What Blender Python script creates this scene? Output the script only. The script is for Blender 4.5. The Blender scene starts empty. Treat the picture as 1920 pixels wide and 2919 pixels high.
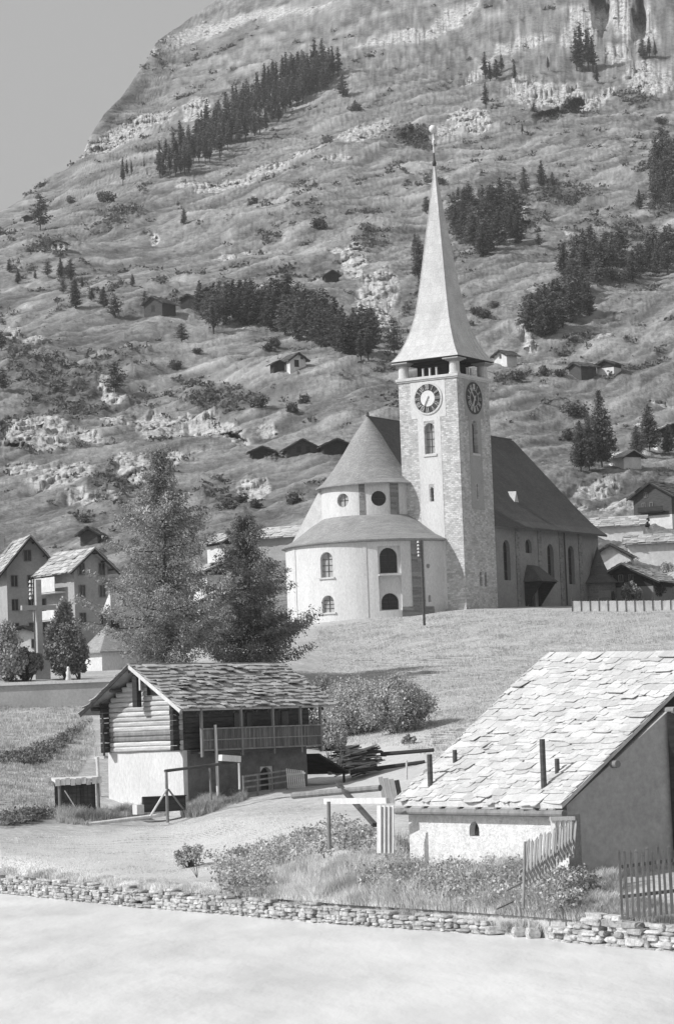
import bpy, bmesh, math, random
import numpy as np
from mathutils import Vector, Matrix
rad = math.radians
scene = bpy.context.scene
COL = scene.collection

# ------------------------------------------------------------------ camera
FPX, CX, CY, HORIZON, EYE = 7500.0, 960.0, 1459.5, 2080.0, 6.5
ROLL = rad(2.2)
PITCH = math.atan((HORIZON - CY) / FPX)
R_ = np.array([1, 0, 0.]); U_ = np.array([0, -math.sin(PITCH), math.cos(PITCH)]); F_ = np.array([0, math.cos(PITCH), math.sin(PITCH)])
RC = math.cos(ROLL) * R_ - math.sin(ROLL) * U_
UC = math.sin(ROLL) * R_ + math.cos(ROLL) * U_
CAM = np.array([0, 0, EYE])
cd = bpy.data.cameras.new('camera'); cam = bpy.data.objects.new('camera', cd); COL.objects.link(cam)
cd.sensor_fit = 'VERTICAL'; cd.sensor_height = 36.0; cd.lens = FPX / 2919 * 36.0
cd.clip_start = 0.5; cd.clip_end = 6000
m4 = Matrix(((RC[0], UC[0], -F_[0], 0), (RC[1], UC[1], -F_[1], 0), (RC[2], UC[2], -F_[2], EYE), (0, 0, 0, 1)))
cam.matrix_world = m4
scene.camera = cam

# ------------------------------------------------------------------ light
SUN_EL = rad(39); SUN_H = np.array([-0.951, -0.309])
sun_dir = np.array([SUN_H[0] * math.cos(SUN_EL), SUN_H[1] * math.cos(SUN_EL), math.sin(SUN_EL)])
w = bpy.data.worlds.new('World'); scene.world = w; w.use_nodes = True
nt = w.node_tree
bg = nt.nodes['Background']
sky = nt.nodes.new('ShaderNodeTexSky'); sky.sky_type = 'NISHITA'; sky.sun_disc = False
sky.sun_elevation = SUN_EL; sky.sun_rotation = math.atan2(sun_dir[0], sun_dir[1])
sky.altitude = 0; sky.dust_density = 1.0; sky.air_density = 4.2
bw = nt.nodes.new('ShaderNodeRGBToBW')                 # black and white film: the sky without its hue
nt.links.new(sky.outputs[0], bw.inputs[0]); nt.links.new(bw.outputs[0], bg.inputs['Color'])
bg.inputs['Strength'].default_value = 0.100
sl = bpy.data.lights.new('sun', 'SUN'); sl.energy = 4.5; sl.angle = rad(0.5); sl.color = (1, 1, 1)
sun = bpy.data.objects.new('sun', sl); COL.objects.link(sun)
sun.rotation_euler = Vector(sun_dir).to_track_quat('Z', 'Y').to_euler()
scene.view_settings.view_transform = 'Standard'; scene.view_settings.look = 'None'
scene.view_settings.exposure = 0.0; scene.view_settings.gamma = 1.0
scene.render.engine = 'CYCLES'

# ------------------------------------------------------------------ pixel helpers (source pixels 1920 x 2919)
def P(px, py, Y):
    d = (px - CX) * RC + (CY - py) * UC + FPX * F_
    return CAM + d * (Y / d[1])
def Pz(px, py, z):
    d = (px - CX) * RC + (CY - py) * UC + FPX * F_
    return CAM + d * ((z - EYE) / d[2])
def proj(V):
    v = np.asarray(V) - CAM; ww = v @ F_
    return CX + FPX * (v @ RC) / ww, CY - FPX * (v @ UC) / ww
def unroll(px, py):
    dx = px - CX; dy = CY - py
    return CX + dx * math.cos(ROLL) + dy * math.sin(ROLL), CY - (-dx * math.sin(ROLL) + dy * math.cos(ROLL))
def Pu(pxu, pyu, Y):      # unrolled pixel arrays -> x, z
    dx = pxu - CX; dy = CY - pyu
    yy = FPX * math.cos(PITCH) - dy * math.sin(PITCH)
    zz = FPX * math.sin(PITCH) + dy * math.cos(PITCH)
    return dx * Y / yy, EYE + zz * Y / yy

# ------------------------------------------------------------------ noise
_rs = np.random.RandomState(7); _lat = _rs.rand(256, 256)
def vnoise(x, y):
    xi = np.floor(x).astype(int); yi = np.floor(y).astype(int)
    fx = x - xi; fy = y - yi
    fx = fx * fx * (3 - 2 * fx); fy = fy * fy * (3 - 2 * fy)
    a = _lat[xi & 255, yi & 255]; b = _lat[(xi + 1) & 255, yi & 255]; c = _lat[xi & 255, (yi + 1) & 255]; d = _lat[(xi + 1) & 255, (yi + 1) & 255]
    return (a * (1 - fx) + b * fx) * (1 - fy) + (c * (1 - fx) + d * fx) * fy
def fbm(x, y, o=5, g=0.5):
    s = 0; a = 1; t = 0
    for i in range(o):
        s = s + a * vnoise(x * 2 ** i + 17.3 * i, y * 2 ** i + 9.1 * i); t += a; a *= g
    return s / t
def ridged(x, y, o=4, g=0.5):
    s = 0; a = 1; t = 0
    for i in range(o):
        s = s + a * (1 - np.abs(2 * vnoise(x * 2 ** i + 31.3 * i, y * 2 ** i + 5.1 * i) - 1)); t += a; a *= g
    return s / t

# ------------------------------------------------------------------ materials (all neutral greys: the photograph is black and white)
def g3(v): return (v, v, v, 1)
def base_mat(name, rough=0.9, spec=0.2):
    m = bpy.data.materials.new(name); m.use_nodes = True
    b = m.node_tree.nodes['Principled BSDF']
    b.inputs['Roughness'].default_value = rough; b.inputs['Specular IOR Level'].default_value = spec
    return m, m.node_tree, b
def N(nt, t, **k):
    n = nt.nodes.new(t)
    for a, v in k.items(): setattr(n, a, v)
    return n
def noise_node(nt, vec, scale, detail=6, rough=0.6):
    n = N(nt, 'ShaderNodeTexNoise'); n.inputs['Scale'].default_value = scale; n.inputs['Detail'].default_value = detail
    n.inputs['Roughness'].default_value = rough; nt.links.new(vec, n.inputs['Vector']); return n
def ramp(nt, fac, stops):
    r = N(nt, 'ShaderNodeValToRGB'); e = r.color_ramp.elements
    while len(e) < len(stops): e.new(0.5)
    for i, (p_, v) in enumerate(stops): e[i].position = p_; e[i].color = g3(v)
    nt.links.new(fac, r.inputs[0]); return r
def mul(nt, a, b, fac=1.0, mode='MULTIPLY'):
    mx = N(nt, 'ShaderNodeMix', data_type='RGBA', blend_type=mode); mx.inputs[0].default_value = fac
    nt.links.new(a, mx.inputs[6]); nt.links.new(b, mx.inputs[7]); return mx.outputs[2]
def bump(nt, b, h, strength=0.5, dist=0.05):
    bp = N(nt, 'ShaderNodeBump'); bp.inputs['Strength'].default_value = strength; bp.inputs['Distance'].default_value = dist
    nt.links.new(h, bp.inputs['Height']); nt.links.new(bp.outputs[0], b.inputs['Normal'])
def simple(name, lo, hi, scale=2.0, rough=0.9, bs=0.3, bd=0.03, stretch=(1, 1, 1), isl=0.0, spec=0.2, fine=6.0):
    m, nt, b = base_mat(name, rough, spec)
    tc = N(nt, 'ShaderNodeTexCoord'); mp = N(nt, 'ShaderNodeMapping'); mp.inputs['Scale'].default_value = stretch
    nt.links.new(tc.outputs['Object'], mp.inputs[0])
    n1 = noise_node(nt, mp.outputs[0], scale); n2 = noise_node(nt, mp.outputs[0], scale * fine, 8, 0.7)
    c = ramp(nt, n1.outputs[0], [(0.3, lo), (0.7, hi)])
    d = ramp(nt, n2.outputs[0], [(0.3, 0.8), (0.7, 1.15)])
    o = mul(nt, c.outputs[0], d.outputs[0])
    if isl:
        ge = N(nt, 'ShaderNodeNewGeometry'); rr = ramp(nt, ge.outputs['Random Per Island'], [(0, 1 - isl), (1, 1 + isl)])
        o = mul(nt, o, rr.outputs[0])
    nt.links.new(o, b.inputs['Base Color'])
    bump(nt, b, n2.outputs[0], bs, bd)
    return m
def masonry(name, stone_lo, stone_hi, mortar, bw_=0.55, bh=0.24, bs=0.7):
    m, nt, b = base_mat(name, 0.95)
    tc = N(nt, 'ShaderNodeTexCoord'); sp = N(nt, 'ShaderNodeSeparateXYZ'); nt.links.new(tc.outputs['Object'], sp.inputs[0])
    ad = N(nt, 'ShaderNodeMath', operation='ADD'); nt.links.new(sp.outputs[0], ad.inputs[0]); nt.links.new(sp.outputs[1], ad.inputs[1])
    cb = N(nt, 'ShaderNodeCombineXYZ'); nt.links.new(ad.outputs[0], cb.inputs[0]); nt.links.new(sp.outputs[2], cb.inputs[1])
    nz = noise_node(nt, tc.outputs['Object'], 1.6, 3); 
    wv = N(nt, 'ShaderNodeVectorMath', operation='SCALE'); wv.inputs['Scale'].default_value = 0.28; nt.links.new(nz.outputs['Color'], wv.inputs[0])
    av = N(nt, 'ShaderNodeVectorMath', operation='ADD'); nt.links.new(cb.outputs[0], av.inputs[0]); nt.links.new(wv.outputs[0], av.inputs[1])
    br = N(nt, 'ShaderNodeTexBrick'); br.inputs['Scale'].default_value = 1.0
    br.inputs['Brick Width'].default_value = bw_; br.inputs['Row Height'].default_value = bh; br.inputs['Mortar Size'].default_value = 0.022
    br.inputs['Mortar Smooth'].default_value = 0.4
    br.inputs['Color1'].default_value = g3(stone_lo); br.inputs['Color2'].default_value = g3(stone_hi); br.inputs['Mortar'].default_value = g3(mortar)
    nt.links.new(av.outputs[0], br.inputs['Vector'])
    n2 = noise_node(nt, tc.outputs['Object'], 9, 6, 0.7); d = ramp(nt, n2.outputs[0], [(0.3, 0.72), (0.7, 1.2)])
    n3 = noise_node(nt, tc.outputs['Object'], 0.5, 4); d3 = ramp(nt, n3.outputs[0], [(0.3, 0.85), (0.7, 1.1)])
    o = mul(nt, br.outputs[0], d.outputs[0]); o = mul(nt, o, d3.outputs[0])
    nt.links.new(o, b.inputs['Base Color'])
    hh = N(nt, 'ShaderNodeMath', operation='SUBTRACT'); nt.links.new(n2.outputs[0], hh.inputs[0]); nt.links.new(br.outputs['Fac'], hh.inputs[1])
    bump(nt, b, hh.outputs[0], bs, 0.06)
    return m
def leaf_mat(name, lo, hi, rough=0.8, scale=0.7):
    m, nt, b = base_mat(name, rough, 0.15)
    ge = N(nt, 'ShaderNodeNewGeometry'); rr = ramp(nt, ge.outputs['Random Per Island'], [(0, lo), (1, hi)])
    tc = N(nt, 'ShaderNodeTexCoord'); n1 = noise_node(nt, tc.outputs['Object'], scale, 3); d = ramp(nt, n1.outputs[0], [(0.35, 0.7), (0.65, 1.25)])
    oi = N(nt, 'ShaderNodeObjectInfo'); ov = ramp(nt, oi.outputs['Random'], [(0, 0.72), (1, 1.35)])
    o = mul(nt, mul(nt, rr.outputs[0], d.outputs[0]), ov.outputs[0]); nt.links.new(o, b.inputs['Base Color'])
    tr = N(nt, 'ShaderNodeBsdfTranslucent'); nt.links.new(o, tr.inputs['Color'])
    mx = N(nt, 'ShaderNodeMixShader'); mx.inputs[0].default_value = 0.25
    nt.links.new(b.outputs[0], mx.inputs[1]); nt.links.new(tr.outputs[0], mx.inputs[2])
    nt.links.new(mx.outputs[0], nt.nodes['Material Output'].inputs['Surface'])
    return m

M = {}
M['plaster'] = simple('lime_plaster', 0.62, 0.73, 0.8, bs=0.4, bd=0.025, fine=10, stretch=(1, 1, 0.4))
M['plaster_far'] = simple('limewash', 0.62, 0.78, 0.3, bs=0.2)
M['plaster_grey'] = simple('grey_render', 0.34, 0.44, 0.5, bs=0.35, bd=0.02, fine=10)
M['stone_tower'] = masonry('tower_masonry', 0.44, 0.76, 0.6, 0.42, 0.2, 0.8)
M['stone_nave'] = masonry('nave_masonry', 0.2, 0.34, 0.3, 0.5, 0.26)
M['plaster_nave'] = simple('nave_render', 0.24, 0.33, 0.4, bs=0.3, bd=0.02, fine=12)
M['rubble'] = simple('rough_limewash', 0.62, 0.82, 2.2, bs=0.9, bd=0.09, fine=4)
M['wood_mid'] = simple('mid_grey_boards', 0.26, 0.42, 2, stretch=(2, 2, 0.4), bs=0.5, isl=0.25)
M['stone_trim'] = simple('cut_stone', 0.55, 0.7, 1.5, bs=0.2, bd=0.01)
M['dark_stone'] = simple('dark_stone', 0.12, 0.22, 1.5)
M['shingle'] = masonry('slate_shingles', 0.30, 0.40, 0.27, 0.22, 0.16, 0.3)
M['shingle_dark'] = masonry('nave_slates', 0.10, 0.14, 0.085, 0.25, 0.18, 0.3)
M['spire'] = masonry('spire_metal', 0.60, 0.66, 0.52, 0.62, 0.9, 0.12)
M['seam'] = simple('spire_seam', 0.7, 0.8, 2, rough=0.5, bs=0.05)
M['metal_white'] = simple('gilded_metal', 0.75, 0.85, 3, rough=0.4, bs=0.05, spec=0.5)
M['metal_dark'] = simple('dark_iron', 0.05, 0.09, 3, rough=0.5, bs=0.1)
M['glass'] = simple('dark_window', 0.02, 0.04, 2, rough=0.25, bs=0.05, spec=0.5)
M['glass_reflect'] = simple('leaded_glass', 0.34, 0.46, 3, rough=0.4, bs=0.1, spec=0.4)  # paler than the dark panes: reflected light put into the colour
M['dial'] = simple('clock_dial', 0.06, 0.09, 3, bs=0.05)
M['dial_light'] = simple('clock_gold', 0.7, 0.8, 3, bs=0.05)
M['slab'] = simple('roof_slabs', 0.46, 0.60, 1.2, bs=0.7, bd=0.03, isl=0.15, fine=9)
M['slab_dark'] = simple('lichened_slabs', 0.32, 0.52, 1.4, bs=0.6, bd=0.03, isl=0.22, fine=9)
M['slab_far'] = simple('distant_slabs', 0.38, 0.5, 0.7, bs=0.5, isl=0.3, fine=9)
M['roof_dark'] = simple('dark_roof', 0.09, 0.17, 0.8, bs=0.5, isl=0.25, fine=9)
M['wood_dark'] = simple('dark_larch_wood', 0.025, 0.06, 1.5, stretch=(1, 1, 6), bs=0.5, isl=0.2)
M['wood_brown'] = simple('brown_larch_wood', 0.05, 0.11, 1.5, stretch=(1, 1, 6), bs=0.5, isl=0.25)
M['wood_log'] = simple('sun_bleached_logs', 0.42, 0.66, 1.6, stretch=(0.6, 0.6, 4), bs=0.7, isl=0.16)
M['wood_light'] = simple('weathered_boards', 0.55, 0.72, 2, stretch=(2, 2, 0.4), bs=0.5, isl=0.15)
M['wood_grey'] = simple('grey_boards', 0.16, 0.28, 2, stretch=(2, 2, 0.4), bs=0.5, isl=0.2)
M['stone_wall'] = simple('river_stones', 0.30, 0.56, 3, bs=0.9, bd=0.06, isl=0.3, fine=4)
M['wood_fence'] = simple('old_fence_wood', 0.09, 0.2, 2, stretch=(2, 2, 0.4), bs=0.6, isl=0.3)
M['bark'] = simple('bark', 0.05, 0.1, 3, stretch=(1, 1, 0.3), bs=0.8)
M['porcelain'] = simple('white_porcelain', 0.8, 0.85, 3, rough=0.3, bs=0.02, spec=0.6)
M['leaf_larch'] = leaf_mat('larch_needles', 0.17, 0.46)
M['leaf_conifer'] = leaf_mat('conifer_needles', 0.07, 0.22, scale=0.3)
M['leaf_bush'] = leaf_mat('bush_leaves', 0.2, 0.56)
M['leaf_scrub'] = leaf_mat('scrub_leaves', 0.07, 0.19)
M['grass'] = leaf_mat('tall_grass', 0.34, 0.80, scale=0.6)
M['grass_light'] = leaf_mat('dry_grass', 0.42, 0.72, scale=0.3)

# ------------------------------------------------------------------ mesh helpers
def lk(o, parent=None):
    COL.objects.link(o)
    if parent: o.parent = parent
    return o
def tag(o, label=None, cat=None, group=None, kind=None):
    if label: o['label'] = label
    if cat: o['category'] = cat
    if group: o['group'] = group
    if kind: o['kind'] = kind
    return o
def thing(name, label, cat, loc, rz=0, group=None):
    o = bpy.data.objects.new(name, None); COL.objects.link(o); o.empty_display_size = 0.3
    o.location = Vector(loc); o.rotation_euler = (0, 0, rz)
    return tag(o, label, cat, group)
class MB:
    def __init__(s): s.v = []; s.f = []
    def add(s, vs, fs):
        n = len(s.v); s.v += [tuple(float(c) for c in q) for q in vs]; s.f += [tuple(i + n for i in f) for f in fs]
    def box(s, c, d, rz=0, rx=0, ry=0, jit=0, rng=None):
        hx, hy, hz = d[0] / 2, d[1] / 2, d[2] / 2
        mt = Matrix.Rotation(rz, 3, 'Z') @ Matrix.Rotation(ry, 3, 'Y') @ Matrix.Rotation(rx, 3, 'X')
        vs = []
        for z in (-hz, hz):
            for x, y in ((-hx, -hy), (hx, -hy), (hx, hy), (-hx, hy)):
                q = Vector((x, y, z))
                if jit: q += Vector([rng.uniform(-jit, jit) for _ in range(3)])
                vs.append(mt @ q + Vector(c))
        s.add(vs, [(0, 3, 2, 1), (4, 5, 6, 7), (0, 1, 5, 4), (1, 2, 6, 5), (2, 3, 7, 6), (3, 0, 4, 7)])
    def tube(s, p0, p1, r0, r1=None, n=8, cap=True):
        r1 = r0 if r1 is None else r1
        p0 = Vector(p0); p1 = Vector(p1); d = (p1 - p0).normalized()
        a = d.orthogonal().normalized(); b = d.cross(a)
        vs = []
        for q, r in ((p0, r0), (p1, r1)):
            for i in range(n):
                t = 2 * math.pi * i / n; vs.append(q + a * math.cos(t) * r + b * math.sin(t) * r)
        fs = [(i, (i + 1) % n, n + (i + 1) % n, n + i) for i in range(n)]
        if cap: fs += [tuple(range(n - 1, -1, -1)), tuple(range(n, 2 * n))]
        s.add(vs, fs)
    def beam(s, p0, p1, w_, h_, ax=None):       # rectangular beam
        p0 = Vector(p0); p1 = Vector(p1); d = (p1 - p0).normalized()
        up = Vector((0, 0, 1)) if abs(d.z) < 0.9 else Vector((0, 1, 0))
        a = (Vector(ax) if ax else d.cross(up)).normalized() * w_ / 2; b = a.cross(d).normalized() * h_ / 2
        vs = [q + sa * a + sb * b for q in (p0, p1) for sa, sb in ((-1, -1), (1, -1), (1, 1), (-1, 1))]
        s.add(vs, [(0, 1, 2, 3), (7, 6, 5, 4), (0, 4, 5, 1), (1, 5, 6, 2), (2, 6, 7, 3), (3, 7, 4, 0)])
    def lathe(s, prof, n=32, a0=0, a1=2 * math.pi, c=(0, 0)):
        full = abs(a1 - a0 - 2 * math.pi) < 1e-6
        cnt = n if full else n + 1; k = len(prof); vs = []
        for i in range(cnt):
            t = a0 + (a1 - a0) * i / n
            for r, z in prof: vs.append((c[0] + r * math.cos(t), c[1] + r * math.sin(t), z))
        fs = []
        for i in range(n):
            j = (i + 1) % cnt
            for q in range(k - 1): fs.append((i * k + q, j * k + q, j * k + q + 1, i * k + q + 1))
        s.add(vs, fs)
    def prism(s, poly, vec):            # polygon (3d pts) extruded by vec
        n = len(poly); p = [Vector(q) for q in poly]; vec = Vector(vec)
        s.add(p + [q + vec for q in p], [tuple(range(n - 1, -1, -1)), tuple(range(n, 2 * n))] + [(i, (i + 1) % n, n + (i + 1) % n, n + i) for i in range(n)])
    def build(s, name, mat, parent=None, smooth=False, recalc=True):
        me = bpy.data.meshes.new(name); me.from_pydata(s.v, [], s.f); me.materials.append(mat)
        if recalc:
            b = bmesh.new(); b.from_mesh(me); bmesh.ops.recalc_face_normals(b, faces=b.faces); b.to_mesh(me); b.free()
        if smooth: me.polygons.foreach_set('use_smooth', [True] * len(me.polygons))
        return lk(bpy.data.objects.new(name, me), parent)
def npmesh(name, verts, faces, mat, parent=None, link=True, smooth=False):
    me = bpy.data.meshes.new(name); n = len(verts); m, k = faces.shape
    me.vertices.add(n); me.vertices.foreach_set('co', np.asarray(verts, np.float32).ravel())
    me.loops.add(m * k); me.loops.foreach_set('vertex_index', faces.astype(np.int32).ravel())
    me.polygons.add(m); me.polygons.foreach_set('loop_start', np.arange(m, dtype=np.int32) * k)
    if smooth: me.polygons.foreach_set('use_smooth', np.ones(m, bool))
    me.update(calc_edges=True); me.materials.append(mat)
    o = bpy.data.objects.new(name, me)
    if link: lk(o, parent)
    return o
def quads(cen, siz, rs, flat=0.0, aspect=1.0, dirs=None):
    """leaf-sized quads at centres cen; returns verts, faces"""
    n = len(cen); a = rs.randn(n, 3) if dirs is None else dirs + rs.randn(n, 3) * 0.35
    a /= np.linalg.norm(a, axis=1)[:, None]
    b = rs.randn(n, 3); b[:, 2] *= (1 - flat); b -= (b * a).sum(1)[:, None] * a; b /= np.linalg.norm(b, axis=1)[:, None]
    s_ = np.asarray(siz).reshape(-1, 1) * np.ones((n, 1))
    v = np.stack([cen - a * s_ , cen - b * s_ * 0.5 * aspect, cen + a * s_, cen + b * s_ * 0.5 * aspect], 1).reshape(-1, 3)
    return v, np.arange(n * 4).reshape(-1, 4)
def carve(o, cutters):
    """cut recesses (window and door openings) into a solid part"""
    for v in cutters:
        co = v.build('cut', o.data.materials[0])
        co.parent = o.parent; co.matrix_parent_inverse = Matrix()
        md = o.modifiers.new('b', 'BOOLEAN'); md.operation = 'DIFFERENCE'; md.solver = 'EXACT'; md.object = co
        bpy.context.view_layer.update()
        dg = bpy.context.evaluated_depsgraph_get()
        me = bpy.data.meshes.new_from_object(o.evaluated_get(dg))
        o.modifiers.clear(); o.data = me
        bpy.data.objects.remove(co)
def arch_pts(w_, h_, n=10, round_top=True):
    if not round_top: return [(-w_ / 2, 0), (w_ / 2, 0), (w_ / 2, h_), (-w_ / 2, h_)]
    r = w_ / 2; pts = [(-r, 0), (r, 0)]
    for i in range(n + 1):
        t = math.pi * i / n; pts.append((r * math.cos(t), h_ - r + r * math.sin(t)))
    return pts
def arch_prism(pos, nrm, w_, h_, d_in, d_out, mb=None, inset=0.0, circ=False):
    """arch-shaped prism through a wall at pos; nrm = outward horizontal normal (2d)"""
    mb = mb or MB(); nx, ny = nrm; tx, ty = -ny, nx
    if circ: pts = [(w_ / 2 * math.cos(2 * math.pi * i / 20), w_ / 2 * math.sin(2 * math.pi * i / 20)) for i in range(20)]
    else: pts = arch_pts(w_, h_)
    poly = [(pos[0] + tx * a - nx * d_in, pos[1] + ty * a - ny * d_in, pos[2] + b) for a, b in pts]
    mb.prism(poly, (nx * (d_in + d_out), ny * (d_in + d_out), 0)); return mb
def slabs(mb, c00, c10, c11, c01, row, wmin, wmax, th, rng, jag=0.35, lift=1.0):
    """overlapping stone slabs over the quad eave0, eave1, ridge1, ridge0"""
    c00, c10, c11, c01 = map(Vector, (c00, c10, c11, c01))
    h = ((c01 - c00).length + (c11 - c10).length) / 2; L = ((c10 - c00).length + (c11 - c01).length) / 2
    nr = max(2, round(h / row)); nrm = (c10 - c00).cross(c01 - c00).normalized()
    if nrm.z < 0: nrm = -nrm
    Q = lambda u, v: (c00 * (1 - u) + c10 * u) * (1 - v) + (c01 * (1 - u) + c11 * u) * v
    for i in range(nr):
        u = -rng.uniform(0, wmin / L * 0.4); v0 = i / nr
        while u < 1:
            du = rng.uniform(wmin, wmax) / L; u1 = min(u + du, 1.0 + rng.uniform(0, 0.012))
            if 1 - u1 < wmin / L * 0.5: u1 = 1.0 + rng.uniform(0, 0.012)
            j0 = rng.uniform(-jag, jag * 0.4) / nr; jv = [j0 + rng.uniform(-jag, jag) * 0.22 / nr for _ in range(4)]
            tv = (1.25 + rng.uniform(0, 0.3)) / nr
            lo = th * rng.uniform(0.7, 1.6) * lift * (2.4 if rng.random() < 0.12 else 1.0); t_ = th * rng.uniform(0.6, 1.3)
            a = u + rng.uniform(0, 0.1) * du; b = u1 - rng.uniform(0, 0.1) * du; e = u1 - u
            k0, k1 = rng.uniform(.02, .16), rng.uniform(.02, .2); pts = [(a, v0 + jv[0] + rng.uniform(.05, .5) / nr), (a + k0 * e, v0 + jv[0]), (a + e * rng.uniform(.3, .7), v0 + jv[1]), (b - k1 * e, v0 + jv[2]), (b, v0 + jv[2] + rng.uniform(.05, .6) / nr), (b, v0 + tv), (a, v0 + tv)]
            vs = []
            for k in (0, 1):
                for (pu, pv) in pts:
                    f = 1 - (pv - v0) / tv
                    vs.append(Q(pu, min(pv, 1.02)) + nrm * (lo * f + 0.004 + (t_ if k else 0) * (0.5 + 0.5 * f) + 0.004 * (i % 3)))
            n = len(pts)
            mb.add(vs, [tuple(range(n - 1, -1, -1)), tuple(range(n, 2 * n))] + [(q, (q + 1) % n, n + (q + 1) % n, n + q) for q in range(n)])
            u = u1 - 0.01

# ================================================================== terrain
rng = random.Random(11)
WALL_PX = [-1500, 0, 400, 1000, 1390, 1920, 3400]; WALL_PY = [2418, 2543, 2582, 2632, 2660, 2709, 2835]
LEV_PX = [0, 480, 960, 1440, 1920]
LEV = [  # iso lines: (image row, distance) at the five columns above, near to far
 [(2440,117),(2470,114),(2520,95),(2560,84.8),(2612,77.5)],
 [(2360,130),(2335,138),(2400,106),(2430,92),(2450,88)],
 [(2190,150),(2250,150),(2230,150),(2250,118),(2300,105)],
 [(2110,165),(2150,165),(2110,180),(2080,160),(2090,140)],
 [(2020,198.9),(2000,200),(1990,210),(1960,200),(1950,185)],
 [(1944,200.6),(1925,215),(1880,240),(1870,230),(1870,220)],
 [(1936,212),(1900,235),(1775,266),(1742,264),(1738,262)],
 [(1915,250),(1860,260),(1735,285),(1726,290),(1722,290)],
 [(1850,310),(1720,310),(1620,315),(1660,325),(1690,330)],
 [(1640,350),(1580,345),(1480,350),(1540,350),(1560,360)],
 [(1500,390),(1420,400),(1330,410),(1350,410),(1380,420)],
 [(1250,470),(1200,490),(1150,490),(1130,490),(1150,500)],
 [(1000,570),(950,600),(900,600),(900,600),(900,610)],
 [(800,680),(720,740),(680,730),(680,730),(680,740)],
 [(690,780),(450,930),(450,880),(450,870),(450,870)],
 [(640,850),(250,1150),(200,1080),(200,1050),(220,1040)]]
SKY = [(-500,800,860),(0,605,900),(60,572,930),(100,545,950),(150,515,980),(200,482,1000),(228,455,1020),(240,425,1030),(262,380,1050),(300,325,1080),(335,285,1120),(370,240,1150),(405,195,1180),(425,170,1190),(440,130,1220),(480,95,1260),(530,58,1300),(575,30,1330),(620,-2,1350),(760,-90,1400),(960,-190,1400),(1300,-330,1400),(1920,-560,1400),(2600,-800,1400)]
cols = np.concatenate([np.arange(-3300, -900, 60.), np.arange(-900, -60, 20.), np.arange(-60, 2000, 2.6), np.arange(2000, 2840, 20.), np.arange(2840, 5200, 60.)])
nc = len(cols)
def lev_line(pts):     # rolled (px,py,Y) -> unrolled row, Y at cols
    u = [(*unroll(a, b), c) for a, b, c in pts]; u.sort()
    X = [q[0] for q in u]
    return np.interp(cols, X, [q[1] for q in u]), np.interp(cols, X, [q[2] for q in u])
def smooth_interp(pts):
    a, b = lev_line(pts)
    k = np.hanning(61); k /= k.sum(); pad = 30
    sm = lambda v: np.convolve(np.pad(v, pad, mode='edge'), k, mode='valid')
    core = slice(0, nc)
    return sm(a)[core], sm(b)[core]
wb = [Pz(a, b, 0) for a, b in zip(WALL_PX, WALL_PY)]
def wall_Y(u):         # distance of the wall foot for x/Y ratio u
    return np.interp(u, [q[0] / q[1] for q in wb], [q[1] for q in wb])
ucol = (cols - CX) / (FPX * math.cos(PITCH))
Yw = wall_Y(ucol)
prof_Y = []; prof_r = []
def z2row(z, Y): 
    # unrolled row of height z at distance Y
    t = (z - EYE) / Y; cp, sp_ = math.cos(PITCH), math.sin(PITCH)
    return CY - FPX * (t * cp - sp_) / (cp + t * sp_)
prof_Y += [Yw + 0.35, Yw + 0.55]; prof_r += [z2row(-0.4, Yw + 0.35), z2row(0.62, Yw + 0.55)]
sky_r, sky_Y = lev_line(SKY)
for i, L in enumerate(LEV):
    a, b = smooth_interp([(px, q[0], q[1]) for px, q in zip(LEV_PX, L)])
    if i >= 12:
        back = len(LEV) - i
        lim = sky_r + [0, 16, 40, 80, 130][back]; a = np.maximum(a, lim)
        b = np.minimum(b, sky_Y - 25 * back)
    prof_Y.append(b); prof_r.append(a)
prof_Y.append(sky_Y); prof_r.append(sky_r)
prof_Y = np.array(prof_Y); prof_r = np.array(prof_r)
def hsm(v, n):
    k = np.hanning(n + 2); k /= k.sum(); return np.convolve(np.pad(v, n // 2 + 1, mode='edge'), k, mode='valid')[:nc]
for i in range(13, len(prof_Y)):
    nn_ = 13 if i == len(prof_Y) - 1 else 45
    prof_r[i] = hsm(prof_r[i], nn_); prof_Y[i] = hsm(prof_Y[i], 45)
for i in range(1, len(prof_Y)):
    prof_Y[i] = np.maximum(prof_Y[i], prof_Y[i - 1] + 0.2)
# z of the control points
prof_z = np.array([Pu(cols, prof_r[i], prof_Y[i])[1] for i in range(len(prof_Y))])
NS = [2, 26, 26, 40, 34, 46, 24, 50, 24, 30, 40, 46, 64, 70, 70, 70, 56, 30]
T = np.concatenate([np.linspace(i, i + 1, n, endpoint=False) for i, n in enumerate(NS)] + [[len(prof_Y) - 1]])
assert len(NS) == len(prof_Y) - 1, (len(NS), len(prof_Y))
nt_ = len(T)
def herm(A, T):        # monotone-ish cubic through levels
    n = len(A); d = np.gradient(A, axis=0)
    dl = np.diff(A, axis=0)
    for i in range(1, n - 1):
        s_ = np.sign(dl[i - 1]) * np.sign(dl[i]); d[i] = np.where(s_ <= 0, 0, np.sign(dl[i]) * np.minimum(np.abs(d[i]), 2 * np.minimum(np.abs(dl[i - 1]), np.abs(dl[i]))))
    i = np.minimum(T.astype(int), n - 2); t = (T - i)[:, None]
    return (2*t**3-3*t**2+1)*A[i] + (t**3-2*t**2+t)*d[i] + (-2*t**3+3*t**2)*A[i+1] + (t**3-t**2)*d[i+1]
GY = herm(prof_Y, T); GZ = herm(prof_z, T)
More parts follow.
